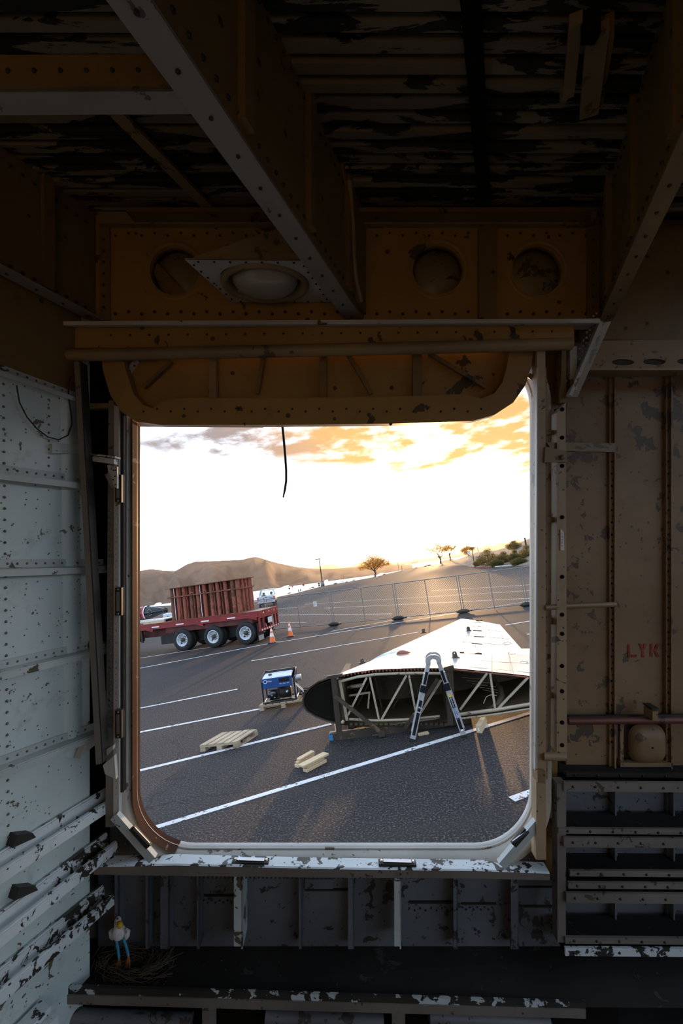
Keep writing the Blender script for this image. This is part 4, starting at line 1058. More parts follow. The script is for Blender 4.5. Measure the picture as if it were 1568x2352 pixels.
# landing gear and tool boxes towards the front
part('landing_leg', MB().box((-9.3, .35, .12), (-9.15, .5, DZ - .3), TM4), M['tred_dark'], t)
part('landing_foot', MB().box((-9.45, .25, .02), (-9.0, .6, .12), TM4), M['dark'], t)
part('tool_box', MB().box((-8.7, .25, .62), (-6.6, .9, .98), TM4), M['dark'], t)
part('side_guard_post', MB().box((-6.25, .2, .6), (-6.15, .3, DZ - .3), TM4), M['dark'], t)
part('front_mud_flap', MB().box((-10.2, .1, .3), (-10.15, .7, 1.1), TM4), M['white'], t)
R = .545
for k in range(3):
    for side in (0, 1):
        c = TL(-1.80 * k, .0 if side == 0 else DW, R); ax = ty if side == 0 else -ty
        tw = part('tyre', MB().lathe([(.30, .02), (.36, -.005), (R - .05, .0), (R - .012, .03), (R, .07), (R, .24), (R - .02, .28), (.33, .29), (.30, .27)], c, ax, 32), M['tyre'], t)
        if side == 0:
            part('rim', MB().lathe([(.31, .015), (.325, .0), (.30, .0), (.285, .02), (.27, .10), (.255, .15), (.12, .13), (.1, .12)], c, ax, 32), M['wheel_white'], tw)
            part('hub', MB().lathe([(.115, .13), (.11, .06), (.075, .04), (.07, .0), (.0, -.01)], c, ax, 20), M['stand'], tw)
            mb = MB(); ex, ez = tx, V((0, 0, 1))
            for j in range(10):
                a = 2 * math.pi * j / 10; mb.lathe([(0, .09), (.018, .09), (.02, .13)], c + ex * math.cos(a) * .165 + ez * math.sin(a) * .165, ax, 6)
            part('wheel_nuts', mb, M['dark'], tw, kind='stuff')
            mb = MB()
            for a in (.9, 4.0): mb.lathe([(0, .125), (.035, .125), (.035, .14)], c + ex * math.cos(a) * .215 + ez * math.sin(a) * .215, ax, 10)
            part('hand_holes', mb, M['black'], tw)
            part('inner_tyre', MB().lathe([(.3, .32), (R - .05, .31), (R, .38), (R, .56), (R - .03, .6), (.3, .6)], c, ax, 24), M['tyre'], tw)
for k in range(3): part('axle', MB().tube([TL(-1.80 * k, .2, R), TL(-1.80 * k, DW - .2, R)], .08, 10), M['dark'], t)

# ---- rusty sheet pile box standing on the trailer
bx0, bx1, by0, by1, bz0, bz1 = -4.33, -.22, .25, 1.75, DZ + .01, DZ + 1.66
t = thing('steel_caisson', 'rusty red steel caisson of upright pipes with a flat top plate, standing on the trailer', 'steelwork', TL((bx0 + bx1) / 2, (by0 + by1) / 2, DZ))
part('top_plate', MB().box((bx0 - .12, by0 - .12, bz1), (bx1 + .06, by1 + .1, bz1 + .035), TM4), M['rust2'], t)
mb = MB(); mb.box((bx0 + .1, by0 + .32, bz0 + .02), (bx1 - .1, by0 + .36, bz1), TM4); mb.box((bx1 - .36, by0 + .1, bz0 + .02), (bx1 - .32, by1 - .1, bz1), TM4); mb.box((bx0 + .1, by0 + .3, bz0 + .02), (bx0 + .14, by1, bz1), TM4)
part('inner_sheet', mb, M['rust2'], t)
xs = [bx0 + .14, bx0 + .5, bx0 + .86, bx0 + 1.28, bx0 + 1.68, bx0 + 2.08, bx0 + 2.48, bx0 + 2.86, bx0 + 3.3, bx0 + 3.72, bx1 - .12]
for k, x in enumerate(xs):
    part('upright_pipe', MB().tube([TL(x, by0 + .1, bz0 + .02), TL(x, by0 + .1, bz1)], .105, 14), M['rust'] if k % 3 else M['rust2'], t)
for y in (by0 + .5, by0 + .85, by0 + 1.2, by1 - .1): part('upright_pipe', MB().tube([TL(bx1 - .1, y, bz0 + .02), TL(bx1 - .1, y, bz1)], .1, 14), M['rust'], t)
for k, x in enumerate((bx0 + .32, bx0 + .68, bx0 + 1.07, bx0 + 1.48, bx0 + 1.88, bx0 + 2.67, bx0 + 3.1)):
    part('web_plate', MB().box((x - .012, by0 + .0, bz0 + .02), (x + .012, by0 + .32, bz1), TM4), M['rust2'], t)
    part('edge_light_slit', MB().box((x - .014, by0 - .006, bz0 + .04), (x + .014, by0 - .001, bz1 - .02), TM4), M['refl'] if k in (0, 4) else M['rust'], t)  # two white edges paint in light showing through slits between the pipes
mb = MB(); mb.box((bx0 - .08, by0 - .05, bz1 - .48), (bx1 + .02, by0 - .01, bz1 - .42), TM4); mb.box((bx1 + .005, by0 - .05, bz1 - .48), (bx1 + .045, by1, bz1 - .42), TM4)
part('waler', mb, M['rust2'], t)
part('base_plate', MB().box((bx0 - .05, by0 - .1, bz0), (bx1 + .05, by1, bz0 + .022), TM4), M['rust2'], t)
for x in (bx0 + 1.42, bx0 + 2.2): part('lifting_eye', MB().lathe([(.045, 0), (.085, 0), (.085, .03), (.045, .03), (.045, 0)], TL(x, by0 - .05, bz1 - .38), ty, 14), M['rust'], t)

# ---- black nacelle strapped at the front of the deck
nb = TL(-7.5, 1.15, DZ)
t = thing('engine_nacelle', 'glossy black tapered nacelle lying strapped on the front of the trailer', 'nacelle', nb)
ax = (-tx - V((0, 0, .015))).normalized(); na = TL(-5.02, .95, DZ + .40)
part('shell', MB().lathe([(.02, 0), (.05, .02), (.12, .24), (.22, .58), (.3, .92), (.34, 1.2), (.35, 1.6), (.36, 5.2), (0, 5.2)], na + V((0, 0, .18)), ax, 28, sx=1.0), M['glossblack'], t)
part('side_boss', MB().lathe([(.0, -.05), (.07, -.04), (.1, .0), (.1, .08)], TL(-5.95, .68, DZ + .58), ty, 16), M['dark'], t)
mb = MB()
for j in range(8):
    a = 2 * math.pi * j / 8; mb.ico(TL(-5.95, .64, DZ + .58) + tx * math.cos(a) * .15 + V((0, 0, math.sin(a) * .15)), .022)
part('boss_bolts', mb, M['galv'], t)
part('nose_ring', MB().lathe([(.1, .05), (.14, .12), (.15, .16), (.12, .2)], na + V((0, 0, .18)), ax, 16), M['dark'], t)
st = solo('ratchet_strap', MB().grid([[TL(-6.4 + e, .95 - .372 * math.cos(a), DZ + .58 + .372 * math.sin(a)) for e in (-.06, .06)] for a in [-.9 + (math.pi + 1.4) * k / 18 for k in range(19)]]), M['red_lamp'], TL(-6.4, .95, DZ),
          'red and white strap wrapped over the black nacelle', 'strap')
part('white_stripe', MB().grid([[TL(-6.31 + e, .95 - .374 * math.cos(a), DZ + .58 + .374 * math.sin(a)) for e in (-.03, .03)] for a in [-.9 + (math.pi + 1.4) * k / 18 for k in range(19)]]), M['refl'], st)
part('strap_tail', MB().box((-6.36, -.03, DZ - .2), (-6.30, -.018, DZ + .25), TM4), M['galv'], st)
t = thing('timber_cradle', 'pale timber cradle under the nose of the black nacelle', 'timber', TL(-6.2, .8, DZ))
part('plank', MB().box((-6.1, .3, DZ), (-4.8, .42, DZ + .12), TM4), M['wood2'], t); part('plank', MB().box((-6.1, 1.4, DZ), (-4.8, 1.52, DZ + .12), TM4), M['wood2'], t)
part('white_board', MB().hexa([TL(-10.5, .3, DZ + .122), TL(-4.8, .3, DZ + .122), TL(-4.8, 1.6, DZ + .122), TL(-10.5, 1.6, DZ + .122)], [TL(-10.5, .3, DZ + .17), TL(-4.8, .3, DZ + .17), TL(-4.8, 1.6, DZ + .17), TL(-10.5, 1.6, DZ + .17)]), M['white'], t)

# ---- pickup truck seen from behind
pk = G(613, 1394.5); pk.z = 0
hx = V((.985, .11, 0)).normalized(); hy = V((-hx.y, hx.x, 0))
t = thing('pickup_truck', 'silver pickup truck seen from behind, parked beyond the fence', 'truck', pk)
PM = Matrix.Translation(pk) @ Matrix((hx, hy, V((0, 0, 1)))).transposed().to_4x4()
s_ = (pk - CAM).length / F  # metres per pixel there
wh = 2.0
def box_r(nm, lo, hi, mt, b=.04, par=None): return part(nm, MB().box(lo, hi, PM), M[mt], par or t, mods=bevel(b))
box_r('bed_body', (-1.0, .05, .62), (1.0, 2.2, 1.22), 'silver', .07)
box_r('cab_lower', (-1.0, 2.2, .55), (1.0, 4.4, 1.25), 'silver', .07)
box_r('hood', (-.98, 4.4, .55), (.98, 5.6, 1.2), 'silver', .1)
tg_ = box_r('tailgate', (-.84, -.0, .72), (.84, .08, 1.24), 'silver', .03)
part('tailgate_handle', MB().box((-.1, -.015, 1.08), (.12, .0, 1.16), PM), M['dark'], tg_)
part('tailgate_emblem', MB().lathe([(0, -.012), (.07, -.01), (.075, 0)], PM @ V((-.28, 0, .98)), hy, 14), M['red_lamp'], tg_)
part('tailgate_trim', MB().box((.25, -.006, 1.0), (.76, .0, 1.04), PM), M['dark'], tg_)
box_r('bumper', (-1.0, -.16, .45), (1.0, .05, .64), 'galv', .04)
part('number_plate', MB().box((-.16, -.175, .5), (.16, -.16, .66), PM), M['white'], t)
for x in (-.99, .85): box_r('tail_light', (x, -.01, .78), (x + .14, .06, 1.16), 'red_lamp', .02)
q = [(-.93, 2.2, 1.25), (.93, 2.2, 1.25), (.93, 4.5, 1.25), (-.93, 4.5, 1.25)]; r = [(-.74, 2.5, 1.86), (.74, 2.5, 1.86), (.74, 3.7, 1.86), (-.74, 3.7, 1.86)]
q = [PM @ V(p) for p in q]; r = [PM @ V(p) for p in r]
part('roof', MB().hexa(r, [p + V((0, 0, .07)) for p in r]), M['silver'], t, mods=bevel(.03))
for i in range(4): part('pillar', MB().bar(q[i], r[i], .1, .1), M['silver'], t)
def win(a, b, c, d, nm):
    ce = (a + b + c + d) / 4; k = [ce.lerp(p, .93) for p in (a, b, c, d)]; n = (b - a).cross(d - a).normalized() * .01
    return part(nm, MB().hexa(k, [p + n for p in k]), M['glass'], t)
win(q[0], q[1], r[1], r[0], 'rear_window'); win(q[3], q[2], r[2], r[3], 'windscreen'); win(q[1], q[2], r[2], r[1], 'side_window'); win(q[0], q[3], r[3], r[0], 'side_window')
for x in (-.45, .45): part('seat_headrest', MB().ico(PM @ V((x, 3.2, 1.42)), (.16, .1, .17), 2), M['dark'], t)
part('cargo', MB().ico(PM @ V((-.35, 1.4, 1.22)), (.3, .4, .16), 2), M['stand'], t)
for x in (-.9, .66):
    for y in (.95, 4.6):
        part('tyre', MB().lathe([(.2, .0), (.34, .0), (.39, .03), (.39, .21), (.34, .24), (.2, .24)], PM @ V((x, y, .39)), hx, 22), M['tyre'], t)
part('axle', MB().tube([PM @ V((-.7, .95, .39)), PM @ V((.7, .95, .39))], .07, 8), M['dark'], t)

# ---- small dark vehicle behind the trailer
ca = G(402, 1428); ca.z = 0
t = thing('parked_car', 'pale parked car half hidden behind the trailer deck beside the rusty steelwork', 'car', ca)
CM = Matrix.Translation(ca) @ Matrix((V((.94, -.34, 0)), V((.34, .94, 0)), V((0, 0, 1)))).transposed().to_4x4()
part('body', MB().box((-1.6, 0, .35), (2.2, 1.7, .95), CM), M['silver'], t, mods=bevel(.1))
q = [CM @ V(p) for p in ((-.6, .1, .95), (1.6, .1, .95), (1.6, 1.6, .95), (-.6, 1.6, .95))]; r = [CM @ V(p) for p in ((-.2, .25, 1.5), (1.1, .25, 1.5), (1.1, 1.45, 1.5), (-.2, 1.45, 1.5))]
part('cabin', MB().hexa(q, r), M['dark'], t, mods=bevel(.08))
for x in (-.9, 1.5): part('tyre', MB().lathe([(.18, 0), (.3, 0), (.34, .03), (.34, .2)], CM @ V((x, -.02, .34)), CM.to_3x3() @ V((0, 1, 0)), 20), M['tyre'], t)

# ---- light poles, signs, barrel
def pole(px, py, dist, h, lb, arm):
    c = W(px, py, dist); c.z = max(c.z, 0) if dist < 150 else c.z
    t = thing('light_pole', lb, 'lamp post', c)
    part('footing', MB().lathe([(0, 0), (.45, 0), (.45, 1.0), (.0, 1.0)], c, (0, 0, 1), 12), M['deck'], t)
    part('shaft', MB().tube([c + V((0, 0, 1)), c + V((0, 0, h))], [.14, .09], 8), M['dark'], t)
    part('lamp_head', MB().box(c + V((-.9 * arm, -.2, h)), c + V((.25, .2, h + .16))), M['dark'], t)
pole(741, 1347, 104, 6.1, 'dark light pole at the lot edge against the butte', 1)
pole(1100, 1279, 224, 12.3, 'tall light pole rising beside the bushes on the right', .3)
def sign(px, py, h, lb, rad, mt):
    c = G(px, py); c.z = 0; t = thing('stop_sign', lb, 'sign', c)
    part('post', MB().tube([c, c + V((0, 0, h))], .04, 6), M['galv'], t)
    n = V((0, 1, 0)); a = [V((math.cos(math.pi / 8 + k * math.pi / 4) * rad, 0, math.sin(math.pi / 8 + k * math.pi / 4) * rad)) + c + V((0, -.05, h)) for k in range(8)]
    part('face', MB().poly_prism(a, (0, .03, 0)), M[mt], t)
sign(698, 1354, 1.0, 'red stop sign at the shore edge nearest the light pole', .26, 'red_lamp')
sign(673, 1361, 1.15, 'narrow red sign seen edge-on at the shore edge', .14, 'red_lamp')
sign(665.5, 1362.5, .9, 'dark back of a round sign by the pickup truck', .17, 'dark')
c = G(733, 1347); c.z = 0
t = thing('trash_barrel', 'dark trash barrel with a yellow band beside the light pole', 'barrel', c)
part('drum', MB().lathe([(0, 0), (.2, 0), (.2, .7), (0, .7)], c, (0, 0, 1), 14), M['dark'], t); part('band', MB().lathe([(.205, .3), (.205, .5)], c, (0, 0, 1), 14), pmat('yellow', (.7, .5, .05), .5), t)
part('lid', MB().lathe([(.24, .7), (.24, .76), (.1, .85), (0, .85)], c, (0, 0, 1), 14), M['dark'], t)
for i, (px, py, lb) in enumerate(((686, 1359, 'short dark bollard at the shore edge right of the round sign'), (690, 1358, 'small dark bollard at the shore edge below the stop sign'))):
    c = G(px, py); c.z = 0; solo('bollard', MB().lathe([(0, 0), (.09, 0), (.09, .38), (.05, .43), (0, .43)], c, (0, 0, 1), 10), M['dark'], c, lb, 'bollard', 'bollards')
rn = random.Random(21)
for k, (px, py, r_) in enumerate(((718, 1350, .3), (770, 1341, .33), (796, 1337, .25), (812, 1333, .3), (664, 1363, .25), (882, 1320, .35), (985, 1299, .7), (977, 1301, .5), (712, 1352, .2))):
    c = G(px, py); c.z = 0; mb = MB().ico((0, 0, 0), 1, 2)
    mb.v = [c + V((p.x * r_ * 1.4, p.y * r_, max(-.02, p.z * r_ * .7))) + V((rn.uniform(-1, 1), rn.uniform(-1, 1), 0)) * r_ * .15 for p in mb.v]
    solo('boulder', mb, M['desert'], c, ['brown boulder at the lot edge ' + x for x in ('left of the light pole base', 'below the bare shrub', 'right of the bare shrub', 'left of the round tree', 'by the round sign', 'right of the round tree trunk', 'left of the glaring tree', 'second left of the glaring tree', 'nearest to the trash barrel')][k], 'boulder', 'boulders along the shore edge')

# ---- trees and bushes
M['leaf'] = pmat('leaf', (0.22, 0.14, 0.02), .6, var=.4, vscale=.6); M['leaf2'] = pmat('shrub_leaf', (0.085, 0.08, 0.025), .7, var=.5, vscale=.5)
for k_ in ('leaf', 'leaf2'):
    b_ = M[k_].node_tree.nodes['Principled BSDF']; nt = M[k_].node_tree; tr = mk(nt, 'ShaderNodeBsdfTranslucent'); tr.inputs[0].default_value = (0.85, 0.45, 0.05, 1) if k_ == 'leaf' else (0.4, 0.28, 0.05, 1); ms = mk(nt, 'ShaderNodeMixShader'); ms.inputs[0].default_value = .55 if k_ == 'leaf' else .35
    o_ = nt.nodes['Material Output']; nt.links.new(b_.outputs[0], ms.inputs[1]); nt.links.new(tr.outputs[0], ms.inputs[2]); nt.links.new(ms.outputs[0], o_.inputs[0])
M['bark'] = pmat('bark', (0.08, 0.055, 0.035), .9)


def tree(nm, c, wid, hgt, clumps, dens, lb, cat, seed, leafsize, trunk=True, mat='leaf', group=None):
    rn = random.Random(seed); t = thing(nm, lb, cat, c, group); th = hgt * .33
    mb = MB()
    for cx_, cz_, r_ in clumps:
        e = c + V((cx_ * wid, rn.uniform(-.2, .2) * wid, cz_ * hgt)); b = c + V((rn.uniform(-.02, .02) * wid, 0, th * rn.uniform(.5, .9)))
        if not trunk: b = c + V((cx_ * wid * .4, 0, 0))
        m1 = b.lerp(e, .5) + V((rn.uniform(-.05, .05) * wid, 0, .06 * hgt)); mb.tube([b, m1, e], [hgt * .018, hgt * .013, hgt * .005], 5)
        for _ in range(5):
            d = V((rn.uniform(-1, 1), rn.uniform(-1, 1), rn.uniform(-.4, 1))) * r_ * wid * .8; mb.tube([m1.lerp(e, rn.uniform(.3, 1)), e + d], [hgt * .006, hgt * .002], 4)
    part('branches', mb, M['bark'], t)
    if trunk: part('trunk', MB().tube([c - V((0, 0, .2)), c + V((.03 * wid, 0, th * .5)), c + V((0, 0, th))], [hgt * .045, hgt * .034, hgt * .026], 8), M['bark'], t)
    mb = MB()
    for cx_, cz_, r_ in clumps:
        for _ in range(int(dens * r_ * r_ * 40)):
            u = V((rn.gauss(0, 1), rn.gauss(0, 1), rn.gauss(0, 1))).normalized() * (rn.random() ** .45)
            p = c + V((cx_ * wid, 0, cz_ * hgt)) + V((u.x * r_ * wid, u.y * r_ * wid, u.z * r_ * wid * .62))
            a = V((rn.uniform(-1, 1), rn.uniform(-1, 1), rn.uniform(-1, 1))).normalized() * leafsize; b = V((rn.uniform(-1, 1), rn.uniform(-1, 1), rn.uniform(-1, 1))).normalized() * leafsize * .6
            mb.add([p - a, p + b, p + a, p - b], [[0, 1, 2, 3]])
    part('foliage', mb, M[mat], t, kind='stuff')
def gz(px, py, z=0): p = G(px, py); p.z = z; return p
tree('leafy_tree', gz(861, 1323.5), 10.6, 6.1, [(-.02, .8, .2), (.14, .72, .2), (-.2, .66, .17), (.27, .6, .17), (.02, .55, .22), (-.33, .47, .13), (.38, .5, .11), (.15, .5, .18), (-.13, .5, .16)], 480, 'round leafy tree standing at the lot edge before the water', 'tree', 1, .15)
c = W(1011, 1294, 205); c.z = 0.0
tree('leafy_tree', c, 12.5, 9.5, [(0, .82, .22), (.2, .7, .2), (-.22, .66, .17), (-.42, .75, .1), (.33, .58, .13), (.05, .6, .2)], 260, 'backlit tree where the glare is brightest, left of the smaller one', 'tree', 2, .2)
c = W(1034, 1290, 215); c.z = .4
tree('leafy_tree', c, 8.5, 8.2, [(0, .78, .24), (.22, .66, .2), (-.2, .66, .2), (.4, .75, .1)], 240, 'smaller backlit tree just right of the brightest glare', 'tree', 3, .2)
c = W(1077, 1283, 190); c.z = W(1077, 1283, 190).z
tree('leafy_tree', c, 7.0, 6.0, [(0, .7, .24), (.25, .62, .2), (-.25, .6, .22), (-.1, .4, .2)], 260, 'dark dense tree behind the small sign left of the tall pole', 'tree', 4, .2)
tree('bare_shrub', gz(788, 1337), 2.0, 1.9, [(-.3, .8, .12), (-.1, .95, .12), (.15, .9, .12), (.35, .75, .12), (0, .6, .2)], 12, 'thin bare shrub at the lot edge between the pole and the round tree', 'shrub', 5, .06, False, 'leaf', 'shrubs')
tree('bare_shrub', gz(955, 1305.5), 2.6, 3.0, [(-.3, .7, .12), (-.1, .95, .12), (.15, .9, .12), (.35, .75, .12), (0, .55, .25)], 30, 'thin upright shrub left of the glaring tree', 'shrub', 6, .09, False, 'leaf', 'shrubs')
for k, (px, py, d, wid, hgt, lb) in enumerate(((1122, 1301, 84, 4.4, 3.4, 'largest rounded green bush right of the tall pole'), (1100, 1301, 92, 2.2, 1.5, 'low bush at the foot of the tall pole'), (1158, 1297, 82, 3.2, 2.4, 'olive bush in the middle of the row above the white curb'), (1184, 1295, 76, 2.4, 2.4, 'olive bush next to the right-hand end of the row'), (1212, 1293, 79, 3.4, 3.1, 'tall bush at the right end against the door post'), (1180, 1262, 105, 3.5, 2.0, 'bush on the crest of the slope'), (1140, 1300, 78, 2.6, 1.1, 'low dry bush on the gravel above the red curb'), (1192, 1297, 72, 2.6, 1.0, 'low dry bush on the gravel above the white curb'))):
    c = W(px, py, d)
    tree('desert_bush', c, wid, hgt, [(0, .55, .32), (.28, .42, .25), (-.28, .42, .25), (.05, .8, .18), (-.12, .25, .3), (.2, .2, .28)], 190, lb, 'bush', 30 + k, .1, False, 'leaf2', 'desert bushes')
c = W(1079, 1283, 100)
t = thing('notice_board', 'small pale notice board on posts among the shrubs', 'sign', c)
part('board', MB().box(c + V((-.35, -.03, .9)), c + V((.35, .03, 1.45))), M['white'], t)
for x in (-.25, .25): part('post', MB().box(c + V((x - .03, -.02, -.2)), c + V((x + .03, .02, .95))), M['wood'], t)
c = W(1090, 1300, 86); t = thing('t_post', 'dark T-shaped post in front of the tall light pole', 'post', c)
part('upright', MB().bar(c - V((0, 0, .6)), c + V((0, 0, 3.2)), .12, .12), M['dark'], t); part('crossbar', MB().bar(c + V((-.4, 0, 3.25)), c + V((.45, 0, 3.25)), .1, .12), M['dark'], t)
c = W(1214, 1285, 90); t = solo('utility_post', MB().tube([c, c + V((0, 0, 4))], .16, 8), M['dark'], c, 'weathered post at the right edge among the bushes', 'post')
for k, (px, py, d, h_) in enumerate(((916, 1311, 150, 2.6), (923, 1310, 150, 1.5))):
    c = W(px, py, d); c.z = min(c.z, 0.0); solo('marker_post', MB().tube([c, c + V((0, 0, h_ + .3))], .07, 6), M['dark'], c, ['taller thin marker post right of the round tree', 'shorter thin marker post right of the round tree'][k], 'post', 'marker posts')

# ---- detached aircraft wing lying on its stand
RP, RD = V((-.5, 8.42, 0)), V((.99, -.12, 0)).normalized()
RN = V((-RD.y, RD.x, 0))                     # into the wing, away from the camera
def wp(px, py, off=0.0): return WP(px, py, RP + RN * off, RD)
topx = [(693, 1608), (698, 1594), (710, 1580), (730, 1566), (757, 1556), (775, 1552), (815, 1544), (858, 1538), (900, 1536), (960, 1534), (1036, 1534), (1100, 1540), (1160, 1546), (1221, 1553), (1300, 1566), (1380, 1588)]
botx = [(693, 1608), (694, 1622), (704, 1636), (724, 1648), (750, 1658), (775, 1664), (815, 1668), (858, 1670), (900, 1669), (960, 1666), (1036, 1656), (1100, 1645), (1160, 1636), (1221, 1626), (1300, 1618), (1380, 1596)]
RT, RB = [wp(*p) for p in topx], [wp(*p) for p in botx]
s0 = RT[0].dot(RD); ch = RT[-1].dot(RD) - s0
us = [(p.dot(RD) - s0) / ch for p in RT]; us = [max(0, u) for u in us]
tLE, tTE, K = G(1046, 1420.5, .92), G(1148, 1435, .80), G(1203, 1496.5, .74)
fk = (K - RP).dot(RN) / (tLE - RP).dot(RN)
LEk = RT[0].lerp(tLE, fk); LEk.z = RT[4].z * .75 + .05
def section(le, te, zl, zt, camber, thick):
    tp, bt = [], []
    for u in us:
        p = le.lerp(te, u); c = zl + (zt - zl) * u; f_ = min(1.0, (u / .16)) ** .5
        tp.append(V((p.x, p.y, c - thick * .5 * (1 - f_) + camber * math.sin(math.pi * u ** .8) * f_)))
        bt.append(V((p.x, p.y, c - thick * .5 * (1 - f_) - thick * f_ * (1 - u ** 1.6) - .012)))
    return tp, bt
zk = 1.05
leK = RT[0].lerp(tLE, fk); teK1 = K + RD * .9
S1 = section(leK, teK1, zk, .70, .05, .75); S2 = section(leK + RN * .004, K + RN * .004, zk, .735, .05, .75)
S3 = section(tLE, tTE, .915, .80, .03, .22)
wg = thing('aircraft_wing', 'detached white aircraft wing lying on its stand with the open truss end facing the door', 'wing', V((.5, 8.4, 0)))
def subs(a, b, n):
    return [[p.lerp(q, k / n) for p, q in zip(a, b)] for k in range(n + 1)]
tops_ = subs(RT, S1[0], 4) + subs(S2[0], S3[0], 8); bots_ = subs(RB, S1[1], 4) + subs(S2[1], S3[1], 8)
I5 = 5
part('upper_skin', MB().grid(tops_, True), M['wing'], wg, mods=lambda o: None)
part('lower_skin', MB().grid(bots_, True), M['wing_in'], wg)
mb = MB(); mb.add(S3[0] + S3[1], [[i, i + 1, 16 + i + 1, 16 + i] for i in range(15)]); part('tip_cap', mb, M['wing'], wg)
mb = MB()
inn = [[p + RN * .02 - V((0, 0, .02)) for p in RT], [p + RN * 1.6 - V((0, 0, .03)) for p in RT]]
mb.grid([[p - V((0, 0, .018)) + RN * .01 for p in RT], [p - V((0, 0, .018)) for p in tops_[4]]], True); part('inner_skin', mb, M['wing_in'], wg)
# closed nose rib, its flange, and dark ribs further in
nose = RT[0:6] + RB[5:0:-1]
part('nose_rib', MB().poly_prism([p + RN * .05 for p in nose], RN * .01), M['black'], wg)
nc = sum(nose, V()) / len(nose)
part('nose_flange', MB().grid([[p for p in nose], [nc.lerp(p, .93) + RN * .005 for p in nose], [nc.lerp(p, .93) + RN * .05 for p in nose]], False, True), M['stand'], wg)
part('nose_inner_edge', MB().grid([[nc.lerp(p, .80) + RN * .048 for p in nose], [nc.lerp(p, .785) + RN * .047 for p in nose]], False, True), M['dark'], wg)  # thin dark ring inside the nose flange
def rib(off, mt):
    k = off / (K - RP).dot(RN); tp = [a.lerp(b, min(k, 1)) - V((0, 0, .02)) for a, b in zip(RT, S1[0])]; bt = [a.lerp(b, min(k, 1)) + V((0, 0, .0)) for a, b in zip(RB, S1[1])]
    return part('rib', MB().poly_prism(tp[5:] + bt[:4:-1], RN * .01), M[mt], wg)
rib(1.15, 'wing_in')
part('front_spar', MB().hexa([wp(777, 1660), wp(792, 1660), wp(789, 1558), wp(775, 1558)], [p + RN * 1.2 for p in (wp(777, 1660), wp(792, 1660), wp(789, 1558), wp(775, 1558))]), M['wing_in'], wg)
part('front_spar_cap', MB().bar(wp(797, 1655, -.01), wp(780, 1562, -.01), .05, .03, RN), M['truss'], wg)
part('rear_spar', MB().hexa([wp(1028, 1660), wp(1046, 1658), wp(1040, 1538), wp(1024, 1537)], [p + RN * 1.2 for p in (wp(1028, 1660), wp(1046, 1658), wp(1040, 1538), wp(1024, 1537))]), M['wing_in'], wg)
for nm, pts, r in (('upper_cap', [(782, 1565), (820, 1555), (862, 1549), (910, 1547), (960, 1546), (1010, 1547)], .026), ('lower_cap', [(802, 1652), (860, 1655), (930, 1653), (1010, 1645)], .022), ('lower_cap', [(1046, 1642), (1140, 1630), (1235, 1614)], .03), ('lower_cap', [(1046, 1652), (1140, 1640), (1235, 1625)], .018), ('upper_edge', [(1040, 1538), (1130, 1547), (1235, 1558)], .014)):
    part(nm, MB().tube([wp(x, y, .0) for x, y in pts], r, 6), M['truss'] if nm != 'upper_edge' else M['rust2'], wg)
dg = [((842, 1556), (799, 1642)), ((849, 1555), (870, 1652)), ((933, 1551), (876, 1652)), ((939, 1551), (957, 1650)), ((1013, 1562), (964, 1640)), ((1118, 1546), (1056, 1630)), ((1125, 1546), (1137, 1632)), ((1212, 1556), (1139, 1632))]
for k, (a, b) in enumerate(dg):
    part('truss_diagonal', MB().bar(wp(*a), wp(*b), .034, .03, RN), M['truss'], wg)
    part('truss_diagonal', MB().bar(wp(*a, .3), wp(*b, .3), .03, .03, RN), M['truss'] if k < 5 else M['wing_in'], wg)
    if k < 4: part('truss_diagonal', MB().bar(wp(*a, .75) + RD * .1, wp(*b, .75) + RD * .1, .025, .025, RN), M['wing_in'], wg)
part('actuator', MB().lathe([(0, 0), (.02, 0), (.022, .04), (.035, .05), (.035, .3)], wp(797, 1579, .3), RD + RN * .2, 12), M['truss'], wg)
part('actuator_arm', MB().bar(wp(800, 1598, .3), wp(850, 1590, .3), .03, .03), M['truss'], wg); part('actuator_arm', MB().bar(wp(848, 1590, .32), wp(845, 1627, .32), .03, .02, RN), M['truss'], wg)
part('duct', MB().tube([wp(1120, 1630, .15), wp(1142, 1617, .2), wp(1152, 1600, .3), wp(1148, 1580, .45), wp(1135, 1565, .6)], [.03, .05, .055, .05, .04], 10), M['wing_in'], wg)
part('hose', MB().tube([wp(1110, 1616, .1), wp(1116, 1601, .12), wp(1126, 1596, .12), wp(1140, 1597, .14)], .008, 6), M['truss'], wg)
for k in range(5): part('stringer', MB().tube([wp(1060 + k * 12, 1556 + k * 7, .7), wp(1110 + k * 14, 1560 + k * 9, .7)], .006, 5), M['truss'], wg)
# scalloped doubler under the top skin
mb = MB(); n = 30
for k in range(n):
    u0, u1 = k / n, (k + 1) / n
    def P_(u): x = 778 + (1020 - 778) * u; y = float(np.interp(x, [p[0] for p in topx], [p[1] for p in topx])); return wp(x, y, -.012)
    a, b = P_(u0), P_(u1); m_ = (a + b) / 2 - V((0, 0, .05)); mb.poly_prism([a, b, m_], RN * .006)
part('scalloped_doubler', mb, M['rust2'], wg, kind='stuff')
mb = MB()
for k in range(20):
    p = wp(806 + k * 11.5, 1663 + .0 * k, -.01); mb.box(p - V((.025, .01, .02)), p + V((.025, .01, .02)))
part('lower_tabs', mb, M['wing_in'], wg, kind='stuff')
for x, y in ((774, 1556), (787, 1658), (1028, 1537)): part('spar_bolt', MB().lathe([(0, -.03), (.03, -.03), (.03, .02)], wp(x, y, -.07), RN, 14), M['truss'], wg)
